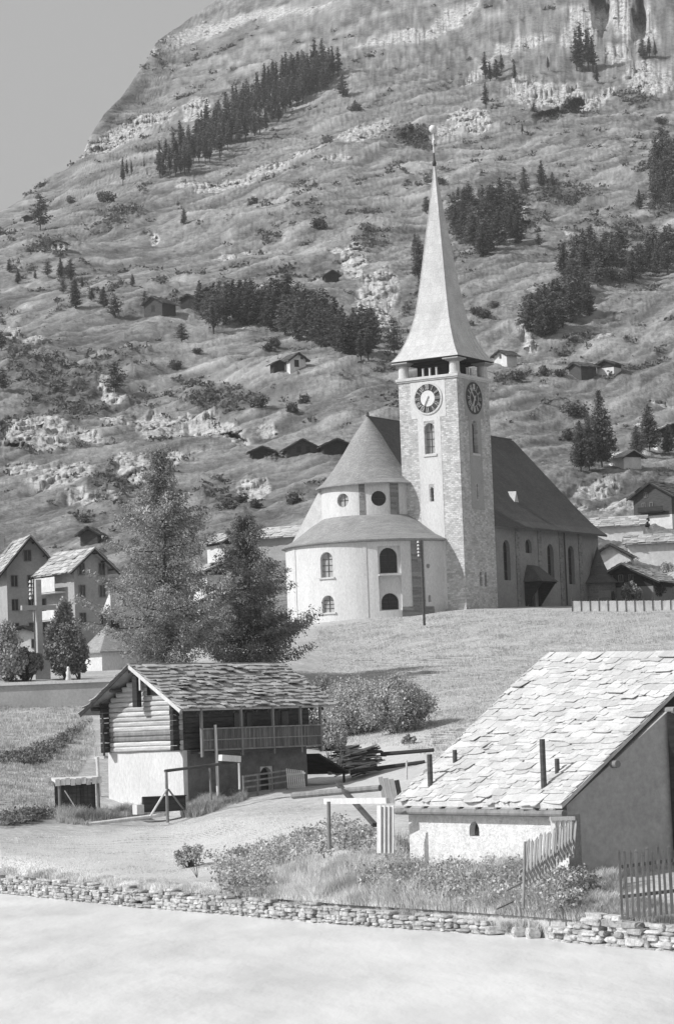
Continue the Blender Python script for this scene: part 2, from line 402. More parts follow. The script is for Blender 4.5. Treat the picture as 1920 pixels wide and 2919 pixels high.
# x from the viewing column at that depth/height
tz = (GZ - EYE) / GY; cp, sp_ = math.cos(PITCH), math.sin(PITCH)
GX = (cols[None, :] - CX) / FPX * GY / 1.0 * 1.0 / (1.0) * (1 / (cp + tz * sp_)) ** -1
Tm = T[:, None] * np.ones((1, nc))
gpx, gpy = proj(np.stack([GX, GY, GZ], -1).reshape(-1, 3)); gpx = gpx.reshape(nt_, nc); gpy = gpy.reshape(nt_, nc)
def ell(px, py, rx, ry, ang, s=1.0):
    c, s_ = math.cos(rad(ang)), math.sin(rad(ang)); dx = gpx - px; dy = gpy - py
    a = (dx * c + dy * s_) / rx; b = (-dx * s_ + dy * c) / ry
    return s * np.clip(1.35 - np.sqrt(a * a + b * b), 0, 1)
sm = lambda a, b, x: (lambda t: t * t * (3 - 2 * t))(np.clip((x - a) / (b - a), 0, 1))
ROCK = [(520,110,110,26,-25),(680,60,150,20,-17),(850,30,130,14,-14),(620,95,120,8,-18),(310,395,120,24,-30),(430,335,90,22,-25),(560,300,50,30,-20),(250,430,40,22,-40),
 (1260,60,70,28,-50),(1140,110,120,26,-10),(1050,125,60,8,-8),(1330,30,60,20,-40),(1500,120,110,26,-12),(1680,55,90,50,-10),(1800,60,90,60,30),(1640,110,60,40,0),(1520,270,90,50,20,1.1),(1610,270,60,50,0),(1690,290,80,18,-30),(1850,230,90,60,20),(1760,150,60,40,0,.7),
 (1020,385,75,38,-10,1.1),(1090,350,40,20,0,.7),(1340,345,70,34,10),(1270,370,60,30,0,.6),(1370,190,90,14,-40,.9),(1180,105,50,30,0,.7),
 (640,520,110,18,-12),(540,530,50,10,-5),(760,480,90,20,-15,.8),(880,440,70,14,-15,.8),(960,455,70,8,-8,.7),
 (1010,760,40,70,0,1.1),(1060,880,60,80,0,.9),(960,730,40,20,0,.9),(1100,830,50,60,0,.7),(640,735,50,18,-10,.8),(440,670,18,12,0,1.2),(700,715,20,10,0,.8),
 (115,1240,75,52,8,1.3),(70,1190,30,40,60,.8),(20,1250,30,50,0,.8),(25,945,40,40,0,.9),(100,980,50,26,-20,.7),
 (450,1215,70,34,10,1.1),(610,1225,80,36,15,1.1),(680,1260,40,16,10,1),(540,1190,50,20,0,.6),(320,1130,40,20,0,.8),(300,1110,30,20,0,.7),
 (180,1370,120,30,-12,.8),(380,1350,70,34,20,.9),(290,1430,150,30,-5,.5),(450,1440,120,40,0,.6),(720,1390,60,30,0,.8),(570,1300,80,10,-5,.5),
 (1690,1390,80,22,-8,1.1),(1770,1440,80,26,0,1.0),(1640,1430,50,24,10,.8),(1800,1290,70,16,-5,.8),(1840,1190,50,8,0,.7),
 (1470,600,40,26,20,.9),(1500,640,30,20,0,.9),(1640,690,40,16,0,.8),(1500,960,50,30,30,.7),(1700,960,100,14,-15,.5),(1880,1120,60,8,5,.7),(1480,1020,40,10,0,.6),(1250,540,60,14,-20,.5),(1280,640,60,30,0,.4)]
rock = np.zeros_like(gpx)
ROCK = [(a, b_, c * (1.15 if b_ > 1050 and a < 800 else 1), d * (1.3 if b_ > 1050 and a < 800 else 1), *e) for a, b_, c, d, *e in ROCK] + [(250,1240,60,26,20,.9),(480,1330,60,24,-15,.9),(60,1350,60,26,0,.9),(760,1230,40,20,0,.8),(330,1190,50,22,10,.8),(240,1420,70,24,0,.8)]
for q in ROCK: rock = np.maximum(rock, ell(*q))
SCRUB = [(200,1130,220,90,0,.8),(620,1140,150,50,10,.8),(400,1150,120,60,0,.6),(330,1400,260,90,0,.6),(640,1400,140,70,0,.6),(100,1080,140,60,20,.7),(60,1000,80,80,0,.7),(60,910,90,50,0,.5),(360,610,90,22,10,.8),(300,640,120,24,-10,.6),(120,700,110,40,0,.6),(760,680,70,26,0,.6),(1050,700,70,60,0,.7),(1060,620,60,50,0,.7),(860,700,90,14,-15,.4),(1170,390,90,40,10,1.0),(1240,430,60,18,-20,.6),(1090,270,80,12,-30,.5),(1470,600,120,60,0,.6),(1600,560,120,50,0,.7),(1760,640,130,50,0,.6),(1880,520,60,120,0,.7),(1640,960,130,22,-20,.6),(1780,900,140,16,-20,.5),(1830,270,110,60,0,.7),(1740,40,120,80,0,.6),(1460,1060,90,26,-15,.7),(1300,1110,60,12,0,.4),(1860,1020,90,12,-18,.5),(450,500,70,14,-25,.5),(600,520,120,22,-14,.5),(700,470,120,26,-18,.4),(190,1200,60,30,0,.8),(1330,650,100,50,0,.7),(1800,960,120,20,-10,.4),(500,1060,70,10,0,.4),(1340,960,50,20,0,.3),(860,1160,60,18,0,.3),(1640,1280,50,30,0,.4)]
scr = np.zeros_like(gpx)
for q in SCRUB: scr = np.maximum(scr, ell(*q))
far = sm(280, 380, GY)
# world noise sampled along stretched slope directions
wx, wy = GX, GY
n_big = fbm(wx / 46 + 3, wy / 60 + 5, 5); n_mid = fbm(wx / 11 + 50, wy / 16 + 8, 5); n_fine = fbm(wx / 2.6, wy / 4.0, 4)
rdg = ridged(wx / 17 + 9, wy / 26 + 2, 5)
rk = sm(0.34, 0.60, rock * (0.30 + 0.55 * ridged(wx / 12 + 9, GZ / 5 + 2, 5, .6) + 0.75 * fbm(wx / 4 + 2, GZ / 2.6, 4, .6)))
rock_any = np.clip(rk + far * 0.3 * sm(0.66, 0.74, n_mid) * sm(0.5, 0.62, n_big), 0, 1)
scrub_shade_m = 0.9 * np.clip(sm(0.40, 0.85, scr * (0.45 + 1.1 * n_mid)) + far * 0.6 * sm(0.60, 0.68, n_fine * 0.4 + n_mid * 0.6) * sm(0.5, 0.62, n_big), 0, 1) * (1 - rk * 0.75)
tuft = fbm(wx / 2.0 + 5, GZ / 1.2, 4)
scrub_shade_m = np.clip(scrub_shade_m + far * 0.5 * sm(0.60, 0.7, tuft) * (0.12 + 0.25 * sm(.45, .6, n_big) + 0.9 * np.clip(scr, 0, 1)), 0, 1)
# relief: rocky steps, hummocks, diagonal terraces
diag = (wx * 0.55 + wy * 0.30)
dg_ = (GZ - 0.40 * GX) / (2.2 + GY / 130) + 2.2 * fbm(wx / 40, wy / 60, 4)
terr = np.abs((dg_ % 1.0) - 0.5) * 2
ledge = 0.6 * fbm(GX / 13 + 3, (GZ - 0.40 * GX) / 2.0, 4, .6) + 0.4 * fbm(GX / 4 + 8, (GZ - 0.35 * GX) / 0.9, 4, .6)
hum = 0.3 + 0.7 * sm(.15, .7, np.maximum(scr, rock))
dz = far * ((n_big - 0.5) * 11 * sm(300, 600, GY) + (fbm(wx / 22 + 5, GZ / 7, 4) - .5) * 4 * sm(320, 500, GY) + (fbm(wx / 11 + 50, GZ / 5 + 8, 5) - 0.5) * 3.0 * hum + (n_fine - 0.5) * 0.6 * hum + (terr ** 4) * 0.35 * sm(420, 520, GY) + (ledge - .5) * 2.6 + (fbm(GX / 2.5 + 8, (GZ - 0.3 * GX) / 1.2, 4, .6) - .5) * 1.0 * hum)
saw = lambda t: np.where((t % 1) < 0.22, (t % 1) / 0.22, 1 - ((t % 1) - 0.22) / 0.78 * 0.9)
vz = GZ * 1.15
st1 = GZ / 4.5 - 0.25 * GX / 4.5 + 2.2 * fbm(wx / 14, vz / 10, 4); st2 = GZ / 1.8 - 0.25 * GX / 1.8 + 2.4 * fbm(wx / 6, vz / 5, 4)
crack = np.abs(fbm(wx / 4.0 + 7, vz / 3.5, 5, .6) - 0.5) * 2; crack2 = np.abs(fbm(wx / 1.6 + 7, vz / 1.4, 4, .6) - 0.5) * 2
rdz = ridged(wx / 9 + 3, vz / 6 + 1, 5, .6)
sc_r = 0.85 + 0.45 * sm(350, 1000, GY)
rocky = rk * far * sc_r * ((saw(st1) - 0.5) * 1.9 + (saw(st2) - 0.5) * 0.8 + (rdz - 0.55) * 3.0 - (1 - sm(0, .2, crack)) * 1.1 - (1 - sm(0, .2, crack2)) * 0.45 + (fbm(wx / 1.1, vz / 1.1, 3) - .5) * 0.8)
dz += scrub_shade_m * far * (fbm(wx / 2.2 + 80, wy / 3.2, 3) - 0.3) * 2.2
near = (1 - far) * sm(0.0, 2.5, GY - (Yw + 0.6)[None, :])
dz += near * ((fbm(wx / 6, wy / 8, 3) - 0.5) * 0.5 * sm(85, 130, GY) + (fbm(wx / 1.3, wy / 1.8, 3) - 0.5) * 0.06)
# overhanging dark hollows
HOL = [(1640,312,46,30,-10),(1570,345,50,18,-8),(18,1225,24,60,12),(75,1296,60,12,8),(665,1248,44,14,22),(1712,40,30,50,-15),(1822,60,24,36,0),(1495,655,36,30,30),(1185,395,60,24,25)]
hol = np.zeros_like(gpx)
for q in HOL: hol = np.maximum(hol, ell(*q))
scrub_shade_m = np.clip(scrub_shade_m + far * sm(.2, .6, hol) * .6, 0, 1)  # darkens the hollows: their shade is put into the scrub mask
rayd = 1 + (sm(0.2, 0.75, hol * (1 + 2.6 * (fbm(wx / 6, vz / 4, 5, .65) - .5)) - .05) * far * 0.030 * (hol > .02)) - 1.5 * rocky / GY
taper = 1 - 0.75 * sm(len(prof_Y) - 1.9, len(prof_Y) - 1.0, Tm)
GZd = GZ + dz * taper
mound = np.zeros_like(GZ)
tone = 0.22 * np.ones_like(GZ)     # meadow brightness variation (mown / grazed / bare)
LIGHT = [(1350,1190,160,26,-24,.9),(1250,1230,120,20,-20,.5),(1240,480,180,36,-15,.5),(1730,510,120,24,-18,.9),(900,560,160,40,-18,.5),(1100,560,180,50,-14,.5),(760,600,160,30,-22,.5),(420,830,170,40,0,.4),(700,1060,220,50,10,.6),(470,980,150,30,-10,.5),(820,1340,120,30,0,.5),(1240,1000,60,24,0,.4),(1750,1180,200,50,-10,.2)]
lt = np.zeros_like(gpx)
for q in LIGHT: lt = np.maximum(lt, ell(*q))
lt = lt * (0.6 + 0.8 * fbm(wx / 9, wy / 7, 3)) * far + far * 0.75 * sm(.45, 1, terr) * sm(.40, .56, fbm(wx / 18 + 4, GZ / 5, 4)) * sm(400, 500, GY) * (1 - sm(.3, .8, scr))
scrub_shade_m = np.clip(scrub_shade_m + far * 0.8 * (1 - sm(.0, .16, terr)) * sm(.46, .60, n_mid) * sm(400, 500, GY), 0, 1)
# near ground: smooth pale meadow and path between the wall and the chalet
patch = sm(0, 1, np.clip(ell(420, 2440, 620, 75, -6, 1.6), 0, 1)) * (1 - far)
worn = np.maximum(ell(1130, 2140, 260, 45, -5, .9), ell(1050, 2220, 240, 60, -4, 1.0)) * (1 - far)
lt = np.clip(lt + 0.75 * patch + 0.6 * worn, 0, 1)
dk = np.maximum(ell(110, 2165, 150, 18, -8, 1.2), ell(60, 2345, 120, 16, -4, 1.2)) * (1 - far)  # dark shrub band, plus the lower bank's shadow put into the colour
dk = np.maximum(dk, 0.9 * (1 - far) * sm(0.3, 0.9, np.maximum(ell(1250, 2520, 520, 60, 4, .4), ell(1700, 2460, 200, 40, 0, 1.0))))
scrub_shade_m = np.clip(scrub_shade_m + dk * (0.5 + 0.8 * fbm(wx / 1.5, wy / 1.5, 3)) * 0.9, 0, 1)
V = CAM + (np.stack([GX, GY, GZd], -1) - CAM) * (1 + (rayd - 1) * taper)[..., None]

def build_ground(name, i0, i1, mat):
    sub = V[i0:i1 + 1]; n = i1 - i0 + 1
    idx = np.arange(n * nc).reshape(n, nc)
    f = np.stack([idx[:-1, :-1], idx[:-1, 1:], idx[1:, 1:], idx[1:, :-1]], -1).reshape(-1, 4)
    o = npmesh(name, sub.reshape(-1, 3), f, mat, smooth=True)
    ca = o.data.color_attributes.new('cover', 'FLOAT_COLOR', 'POINT')
    c = np.stack([rock_any[i0:i1 + 1], scrub_shade_m[i0:i1 + 1], lt[i0:i1 + 1], np.clip((ledge[i0:i1 + 1] - .5) * 1.6 + .5, 0, 1)], -1).astype(np.float32)
    ca.data.foreach_set('color', c.ravel())
    return tag(o, kind='structure')
def ground_mat(name, fine_s, farm):
    m, nt, b = base_mat(name, 0.95, 0.1)
    ge = N(nt, 'ShaderNodeTexCoord'); at = N(nt, 'ShaderNodeAttribute', attribute_name='cover'); sp = N(nt, 'ShaderNodeSeparateColor')
    nt.links.new(at.outputs['Color'], sp.inputs[0])
    pos = ge.outputs['Object']
    n1 = noise_node(nt, pos, 0.09 if farm else 0.25, 6, 0.65); n2 = noise_node(nt, pos, fine_s, 8, 0.75); n3 = noise_node(nt, pos, fine_s * 5, 4, 0.7)
    grass = ramp(nt, n1.outputs[0], [(0.3, 0.24 if farm else 0.40), (0.7, 0.34 if farm else 0.54)]).outputs[0]
    gf = ramp(nt, n2.outputs[0], [(0.35, 0.6 if farm else 0.7), (0.66, 1.25 if farm else 1.2)]).outputs[0]
    g2 = ramp(nt, n3.outputs[0], [(0.3, 0.75), (0.7, 1.2)]).outputs[0]
    grass = mul(nt, mul(nt, grass, gf), g2)
    def mixv(a, b_, fac):
        mx = N(nt, 'ShaderNodeMix', data_type='RGBA'); nt.links.new(fac, mx.inputs[0]); nt.links.new(a, mx.inputs[6])
        if isinstance(b_, float): mx.inputs[7].default_value = g3(b_)
        else: nt.links.new(b_, mx.inputs[7])
        return mx.outputs[2]
    light = ramp(nt, n3.outputs[0], [(0.2, 0.34), (0.8, 0.5)] if farm else [(0.2, 0.50), (0.8, 0.64)]).outputs[0]
    c = mixv(grass, light, sp.outputs[2])
    if farm: c = mul(nt, c, ramp(nt, at.outputs['Alpha'], [(0.25, 0.52), (0.75, 1.3)]).outputs[0])
    scr_shade = ramp(nt, n2.outputs[0], [(0.35, 0.08), (0.65, 0.22)]).outputs[0]
    c = mixv(c, scr_shade, sp.outputs[1])
    # break the rock edge with fine noise
    ad = N(nt, 'ShaderNodeMath', operation='MULTIPLY_ADD'); nt.links.new(n2.outputs[0], ad.inputs[0]); ad.inputs[1].default_value = 1.6; ad.inputs[2].default_value = -0.8
    a2 = N(nt, 'ShaderNodeMath', operation='ADD', use_clamp=True); nt.links.new(ad.outputs[0], a2.inputs[0]); nt.links.new(sp.outputs[0], a2.inputs[1])
    ml = N(nt, 'ShaderNodeMath', operation='MULTIPLY', use_clamp=True); nt.links.new(a2.outputs[0], ml.inputs[0]); nt.links.new(sp.outputs[0], ml.inputs[1])
    m5 = N(nt, 'ShaderNodeMapping'); m5.inputs['Scale'].default_value = (1, 0.6, 0.8); nt.links.new(pos, m5.inputs[0])
    n4 = noise_node(nt, m5.outputs[0], 0.55, 7, 0.75)
    rc = ramp(nt, n4.outputs[0], [(0.36, 0.18), (0.48, 0.46), (0.6, 0.68)]).outputs[0]
    c = mixv(c, rc, ml.outputs[0])
    nt.links.new(c, b.inputs['Base Color'])
    bump(nt, b, n2.outputs[0], 0.8 if farm else 0.35, 0.9 if farm else 0.08)
    return m
iB = int(np.searchsorted(T, 9.0))
ground = build_ground('ground', 0, iB, ground_mat('meadow_ground', 2.2, False))
mountain = build_ground('mountain', iB, nt_ - 1, ground_mat('mountainside', 0.5, True))
# the far side of the ridge, and ground behind it
bk = [V[-1]]
for dY, dzz in ((60, -16), (300, -60), (800, -120)):
    q = V[-1].copy(); q[:, 0] *= (q[:, 1] + dY) / q[:, 1]; q[:, 1] += dY; q[:, 2] += dzz; bk.append(q)
bk = np.array(bk); idx = np.arange(4 * nc).reshape(4, nc)
bko = npmesh('far_slope', bk.reshape(-1, 3), np.stack([idx[:-1, :-1], idx[:-1, 1:], idx[1:, 1:], idx[1:, :-1]], -1).reshape(-1, 4), mountain.data.materials[0], smooth=True)
tag(bko, kind='structure')

# ground lookup by photograph pixel: where a thing seen there stands
px_, py_ = proj(V.reshape(-1, 3)); Yf = V[..., 1].ravel()
CS = 3.0; LW, LH = 760, 1080
ix = np.round((px_ + 180) / CS).astype(int); iy = np.round((py_ + 60) / CS).astype(int)
ok = (ix >= 0) & (ix < LW) & (iy >= 0) & (iy < LH)
look = np.full(LW * LH, -1, int); order = np.argsort(-Yf[ok]); ids = np.nonzero(ok)[0][order]
look[(iy[ids] * LW + ix[ids])] = ids          # nearest written last
look = look.reshape(LH, LW)
for _ in range(6):
    for ax, s_ in ((1, 1), (1, -1), (0, 1), (0, -1)):
        r2 = np.roll(look, s_, ax); look = np.where(look < 0, r2, look)
Vf = V.reshape(-1, 3)
def Gs(px, py):
    a = np.clip(np.round((np.asarray(px) + 180) / CS).astype(int), 0, LW - 1); b = np.clip(np.round((np.asarray(py) + 60) / CS).astype(int), 0, LH - 1)
    return Vf[look[b, a]]
def G(px, py): return Gs(px, py).copy()
_near = Vf[Vf[:, 1] < 340]
def ground_z(x, y):
    d = (_near[:, 0] - x) ** 2 + (_near[:, 1] - y) ** 2
    return float(_near[np.argmin(d), 2])

# ------------------------------------------------------------------ river
m, nt, b = base_mat('milky_glacier_water', 0.35, 0.3)
tc = N(nt, 'ShaderNodeTexCoord'); mp = N(nt, 'ShaderNodeMapping'); mp.inputs['Scale'].default_value = (0.5, 0.16, 1); mp.inputs['Rotation'].default_value = (0, 0, rad(-38))
nt.links.new(tc.outputs['Object'], mp.inputs[0])
n1 = noise_node(nt, mp.outputs[0], 0.7, 4, 0.5); n2 = noise_node(nt, mp.outputs[0], 2.2, 4, 0.5)
rc = ramp(nt, n1.outputs[0], [(0.3, 0.60), (0.62, 0.76)]); nt.links.new(rc.outputs[0], b.inputs['Base Color'])
bump(nt, b, n2.outputs[0], 0.25, 0.3)
gx = np.linspace(-90, 90, 181); gy = np.linspace(-10, 130, 141); XX, YY = np.meshgrid(gx, gy)
ZZ = (fbm(XX / 5 + YY / 9 + 40, YY / 6 + 30, 3) - 0.5) * 0.22 * (0.25 + 0.75 * sm(0.5, 5, wall_Y(np.clip(XX / np.maximum(YY, 1), -1, 1)) - YY))
idx = np.arange(181 * 141).reshape(141, 181)
wo = npmesh('water', np.stack([XX, YY, ZZ - 0.04], -1).reshape(-1, 3), np.stack([idx[:-1, :-1], idx[:-1, 1:], idx[1:, 1:], idx[1:, :-1]], -1).reshape(-1, 4), m, smooth=True)
tag(wo, kind='structure')

# ================================================================== dry stone walls
def stone(mb, c, d, rz, rng):
    """one rounded boulder: a jittered cut cube of 24 vertices"""
    vs = []; hx, hy, hz = d[0] / 2, d[1] / 2, d[2] / 2
    bm = bmesh.new(); bmesh.ops.create_icosphere(bm, subdivisions=2, radius=1.0)
    mt = Matrix.Rotation(rz, 3, 'Z'); k = len(bm.verts)
    ph = [rng.uniform(0, 6) for _ in range(3)]; ex = rng.uniform(.3, .6)
    for v in bm.verts:
        q = v.co; q = Vector([math.copysign(abs(a) ** ex, a) for a in q]) * 0.92
        f = 1 + 0.10 * math.sin(3 * q.x + ph[0]) + 0.08 * math.sin(4 * q.y + ph[1]) + 0.08 * math.sin(5 * q.z + ph[2])
        vs.append(mt @ Vector((q.x * hx * f, q.y * hy * f, q.z * hz * f)) + Vector(c))
    mb.add(vs, [[v.index for v in f.verts] for f in bm.faces]); bm.free()
def wall_pt(px):
    y = np.interp(px, WALL_PX, WALL_PY); return Vector(Pz(px, y, 0))
def dry_wall(name, label, px0, px1, hf, rng, big=1.0, mat=None):
    pts = [wall_pt(px0 + (px1 - px0) * i / 200) for i in range(201)]
    acc = [0]
    for a, b_ in zip(pts, pts[1:]): acc.append(acc[-1] + (b_ - a).length)
    L = acc[-1]
    def at(s):
        i = int(np.searchsorted(acc, s)); i = min(max(i, 1), 200); t = (s - acc[i - 1]) / (acc[i] - acc[i - 1]); return pts[i - 1].lerp(pts[i], t), pts[i] - pts[i - 1]
    mb = MB(); zc = -0.12; row = 0
    while zc < 1.1:
        h = rng.uniform(0.13, 0.2) * big; s = rng.uniform(0, 0.2)
        while s < L:
            w_ = rng.choice([0.22, 0.3, 0.4, 0.5, 0.65]) * rng.uniform(0.8, 1.25) * big
            c, d = at(s + w_ / 2); px = px0 + (px1 - px0) * s / L
            top = hf(px) * (1 + 0.12 * math.sin(px * 0.05))
            if zc + h * 0.5 < top and rng.random() > 0.03:
                ang = math.atan2(d.y, d.x)
                dep = rng.uniform(0.35, 0.5)
                nrm = Vector((d.y, -d.x, 0)).normalized()
                off = nrm * (0.05 + rng.uniform(-0.07, 0.07)) - nrm * zc * 0.1
                stone(mb, (c.x + off.x, c.y + off.y, zc + h / 2), (w_ * 1.06, dep, h * rng.uniform(0.95, 1.25)), ang + rng.uniform(-0.06, 0.06), rng)
            s += w_
        zc += h * 0.92; row += 1
    # dark core behind the joints
    co = MB()
    for i in range(0, 200, 4):
        a, b_ = pts[i], pts[i + 4]; d = (b_ - a); nrm = Vector((-d.y, d.x, 0)).normalized()
        hh = hf(px0 + (px1 - px0) * i / 200) - 0.14
        q = [a + nrm * 0.10, b_ + nrm * 0.10, b_ + nrm * 0.55, a + nrm * 0.55]
        co.prism([(v.x, v.y, -0.4) for v in q], (0, 0, 0.4 + max(hh, 0.1)))
    t = thing(name, label, 'wall', pts[100])
    for bld, nm, mt in ((mb, 'stones', mat or M['stone_wall']), (co, 'wall_core', M['dark_stone'])):
        bld.v = [(v[0] - pts[100].x, v[1] - pts[100].y, v[2] - pts[100].z) for v in bld.v]
        bld.build(nm, mt, t, smooth=False, recalc=False)
    return t
dry_wall('dry_stone_wall', 'long low dry stone embankment wall along the edge of the pale river', -160, 1385, lambda x: np.interp(x, [0, 400, 800, 1385], [0.74, 0.66, 0.60, 0.42]), random.Random(3), 0.82)
dry_wall('dry_stone_wall', 'tumbled pile of round river stones below the tall picket fence at the right', 1580, 2080, lambda x: np.interp(x, [1580, 1640, 1710, 1740, 1800, 2080], [0.35, 0.55, 0.85, 0.95, 0.68, 0.66]), random.Random(4), 1.15)
for px, w_, lab in ((1412, 0.75, 'flat bright boulder at the water edge, left one of three in the wall gap'), (1480, 0.5, 'round grey boulder in the middle of the wall gap'), (1520, 0.42, 'small upright boulder at the right side of the wall gap')):
    mb = MB(); stone(mb, (0, 0, 0.12), (w_, 0.5, 0.36 if w_ < 0.6 else 0.26), 0.1, rng); c = wall_pt(px)
    o = mb.build('boulder', M['stone_wall']); o.location = (c.x, c.y + 0.1, 0); tag(o, lab, 'boulder', 'boulders in the gap of the embankment wall')

# ================================================================== church
CH = thing('church', 'stone parish church with tall flared spire, clock tower and round stepped apse on the rise', 'church', (3.616, 277.0, 17.5), math.atan2(0.857, 0.515))
def tower_box(mb, x0, x1, y0, y1, z0, z1): mb.box(((x0 + x1) / 2, (y0 + y1) / 2, (z0 + z1) / 2), (x1 - x0, y1 - y0, z1 - z0))
TX0, TX1, TY0, TY1 = -1.25, 5.75, -11.55, -4.6
mb = MB(); tower_box(mb, TX0, TX1, TY0, TY1, -3, 25.0); tw = mb.build('tower', M['stone_tower'], CH)
cx_, cy_ = (TX0 + TX1) / 2, (TY0 + TY1) / 2
FR, SD = (-1, 0), (0, -1)           # front face (sunlit, towards local -x), side face (local -y)
carve(tw, [arch_prism((TX0, cy_, 17.2), FR, 1.15, 3.2, 0.55, 0.5), arch_prism((cx_, TY0, 17.2), SD, 1.15, 3.4, 0.55, 0.5)])
carve(tw, [arch_prism((TX0, cy_, 12.2), FR, 0.4, 1.5, 0.5, 0.5), arch_prism((cx_, TY0, 12.4), SD, 0.35, 1.6, 0.5, 0.5), arch_prism((2.2, TY0, 3.3), SD, 0.55, 1.5, 0.35, 0.5), arch_prism((3.3, TY0, 3.3), SD, 0.55, 1.5, 0.35, 0.5)])
mb = MB(); tower_box(mb, 1.2, 3.6, TY1, TY1 + 0.62, -1, 18.6); mb.build('stair_turret', M['stone_tower'], CH)
# smooth plaster fields round the clocks and windows, 30 mm proud, with holes left at the windows
def panel(name, face, segs, mat):
    mb = MB()
    for (u0, u1, z0, z1) in segs:
        if face == 'F': tower_box(mb, TX0 - 0.03, TX0 + 0.01, cy_ + u0, cy_ + u1, z0, z1)
        else: tower_box(mb, cx_ + u0, cx_ + u1, TY0 - 0.03, TY0 + 0.01, z0, z1)
    return mb.build(name, mat, CH)
for face in 'FS':
    a, b_ = (2.05, 1.35)
    panel('plaster_panel', face, [(-a, a, 20.95, 24.75), (-b_, b_, 20.6, 20.947), (-b_, -0.62, 17.1, 20.597), (0.62, b_, 17.1, 20.597), (-b_, b_, 14.0, 17.097), (-b_, -0.3, 12.2, 13.997), (0.3, b_, 12.2, 13.997)] + ([(-b_, b_, 11.3, 12.197)] if face == 'S' else [(-b_, b_, 1.0, 12.197)]), M['plaster'] if face == 'F' else M['plaster_grey'])  # side face gets a darker copy, its shade put into the colour
def pane(pos, nrm, w_, h_, depth, mat, circ=False, name='window', bars=True, parent=CH, barmat=None):
    mb = arch_prism((pos[0] - nrm[0] * depth, pos[1] - nrm[1] * depth, pos[2] + 0.01), nrm, w_ - 0.02, h_ - 0.02, 0.06, 0.03, circ=circ)
    o = mb.build(name, mat, parent)
    if bars:
        fb = MB(); t = Vector((-nrm[1], nrm[0], 0)); c = Vector(pos) - Vector((nrm[0], nrm[1], 0)) * (depth - 0.06)
        if not circ:
            fb.beam(c + Vector((0, 0, 0.02)), c + Vector((0, 0, h_ - 0.06)), 0.06, 0.06)
            for k in range(1, 4): z = h_ * k / 4.2; fb.beam(c - t * w_ * 0.47 + Vector((0, 0, z)), c + t * w_ * 0.47 + Vector((0, 0, z)), 0.045, 0.045)
        else:
            fb.beam(c - t * w_ * 0.46, c + t * w_ * 0.46, 0.05, 0.05); fb.beam(c - Vector((0, 0, w_ * 0.46)), c + Vector((0, 0, w_ * 0.46)), 0.05, 0.05)
        fb.build('glazing_bars', barmat or M['metal_dark'], o)
    return o
pane((TX0, cy_, 17.2), FR, 1.15, 3.2, 0.5, M['glass_reflect']); pane((cx_, TY0, 17.2), SD, 1.15, 3.4, 0.5, M['glass'])
pane((TX0, cy_, 12.2), FR, 0.4, 1.5, 0.46, M['glass'], bars=False); pane((cx_, TY0, 12.4), SD, 0.35, 1.6, 0.46, M['glass'], bars=False)
for x in (2.2, 3.3): pane((x, TY0, 3.3), SD, 0.55, 1.5, 0.31, M['glass'], bars=False)
# sills
mb = MB(); tower_box(mb, TX0 - 0.14, TX0 + 0.1, cy_ - 0.8, cy_ + 0.8, 16.9, 17.12); mb.build('sill', M['stone_trim'], CH)
mb = MB(); tower_box(mb, cx_ - 0.8, cx_ + 0.8, TY0 - 0.14, TY0 + 0.1, 16.9, 17.12); mb.build('sill', M['stone_trim'], CH)
# cornice
mb = MB(); tower_box(mb, TX0 - 0.22, TX1 + 0.22, TY0 - 0.22, TY1 + 0.22, 25.003, 25.28); tower_box(mb, TX0 - 0.12, TX1 + 0.12, TY0 - 0.12, TY1 + 0.12, 24.85, 25.0); mb.build('cornice', M['stone_trim'], CH)
# belfry: four fat corner columns with capitals, stubby mullions, dark bell chamber
for i, (x, y) in enumerate(((TX0 + 0.45, TY0 + 0.45), (TX1 - 0.45, TY0 + 0.45), (TX0 + 0.45, TY1 - 0.45), (TX1 - 0.45, TY1 - 0.45))):
    mb = MB(); mb.lathe([(0, 25.28), (0.62, 25.28), (0.62, 25.45), (0.55, 25.5), (0.53, 26.55), (0.5, 26.62), (0, 26.62)], 16, c=(x, y)); o = mb.build('column', M['stone_trim'], CH, smooth=False)
    cb = MB()
    for s0, z0, z1 in ((0.55, 26.62, 26.72), (0.72, 26.72, 26.82), (0.92, 26.82, 26.95)): cb.box((x, y, (z0 + z1) / 2 ), (s0 * 2, s0 * 2, z1 - z0 - 0.001))
    cb.build('capital', M['plaster_grey'], o)
for face, ks in (('F', (-0.9, -0.1, 0.7)), ('S', (-0.35, 0.55))):
    for k in ks:
        mb = MB(); c = (TX0 + 0.45, cy_ + k) if face == 'F' else (cx_ + k, TY0 + 0.45)
        mb.lathe([(0, 25.28), (0.16, 25.28), (0.12, 25.4), (0.11, 26.1), (0.16, 26.2), (0, 26.2)], 10, c=c); mb.build('baluster', M['stone_trim'], CH)
mb = MB(); tower_box(mb, TX0 + 1.5, TX1 - 1.5, TY0 + 1.5, TY1 - 1.5, 25.281, 26.99)
for x in np.linspace(TX0 + 1.0, TX1 - 1.0, 6):
    mb.beam((x, TY0 + 0.9, 26.8), (x, TY1 - 0.9, 26.8), 0.16, 0.2)
mb.build('bell_frame', M['wood_dark'], CH)
mb = MB(); tower_box(mb, TX0 - 0.1, TX1 + 0.1, TY0 - 0.1, TY1 + 0.1, 26.96, 27.1); mb.build('belfry_ceiling', M['wood_dark'], CH)
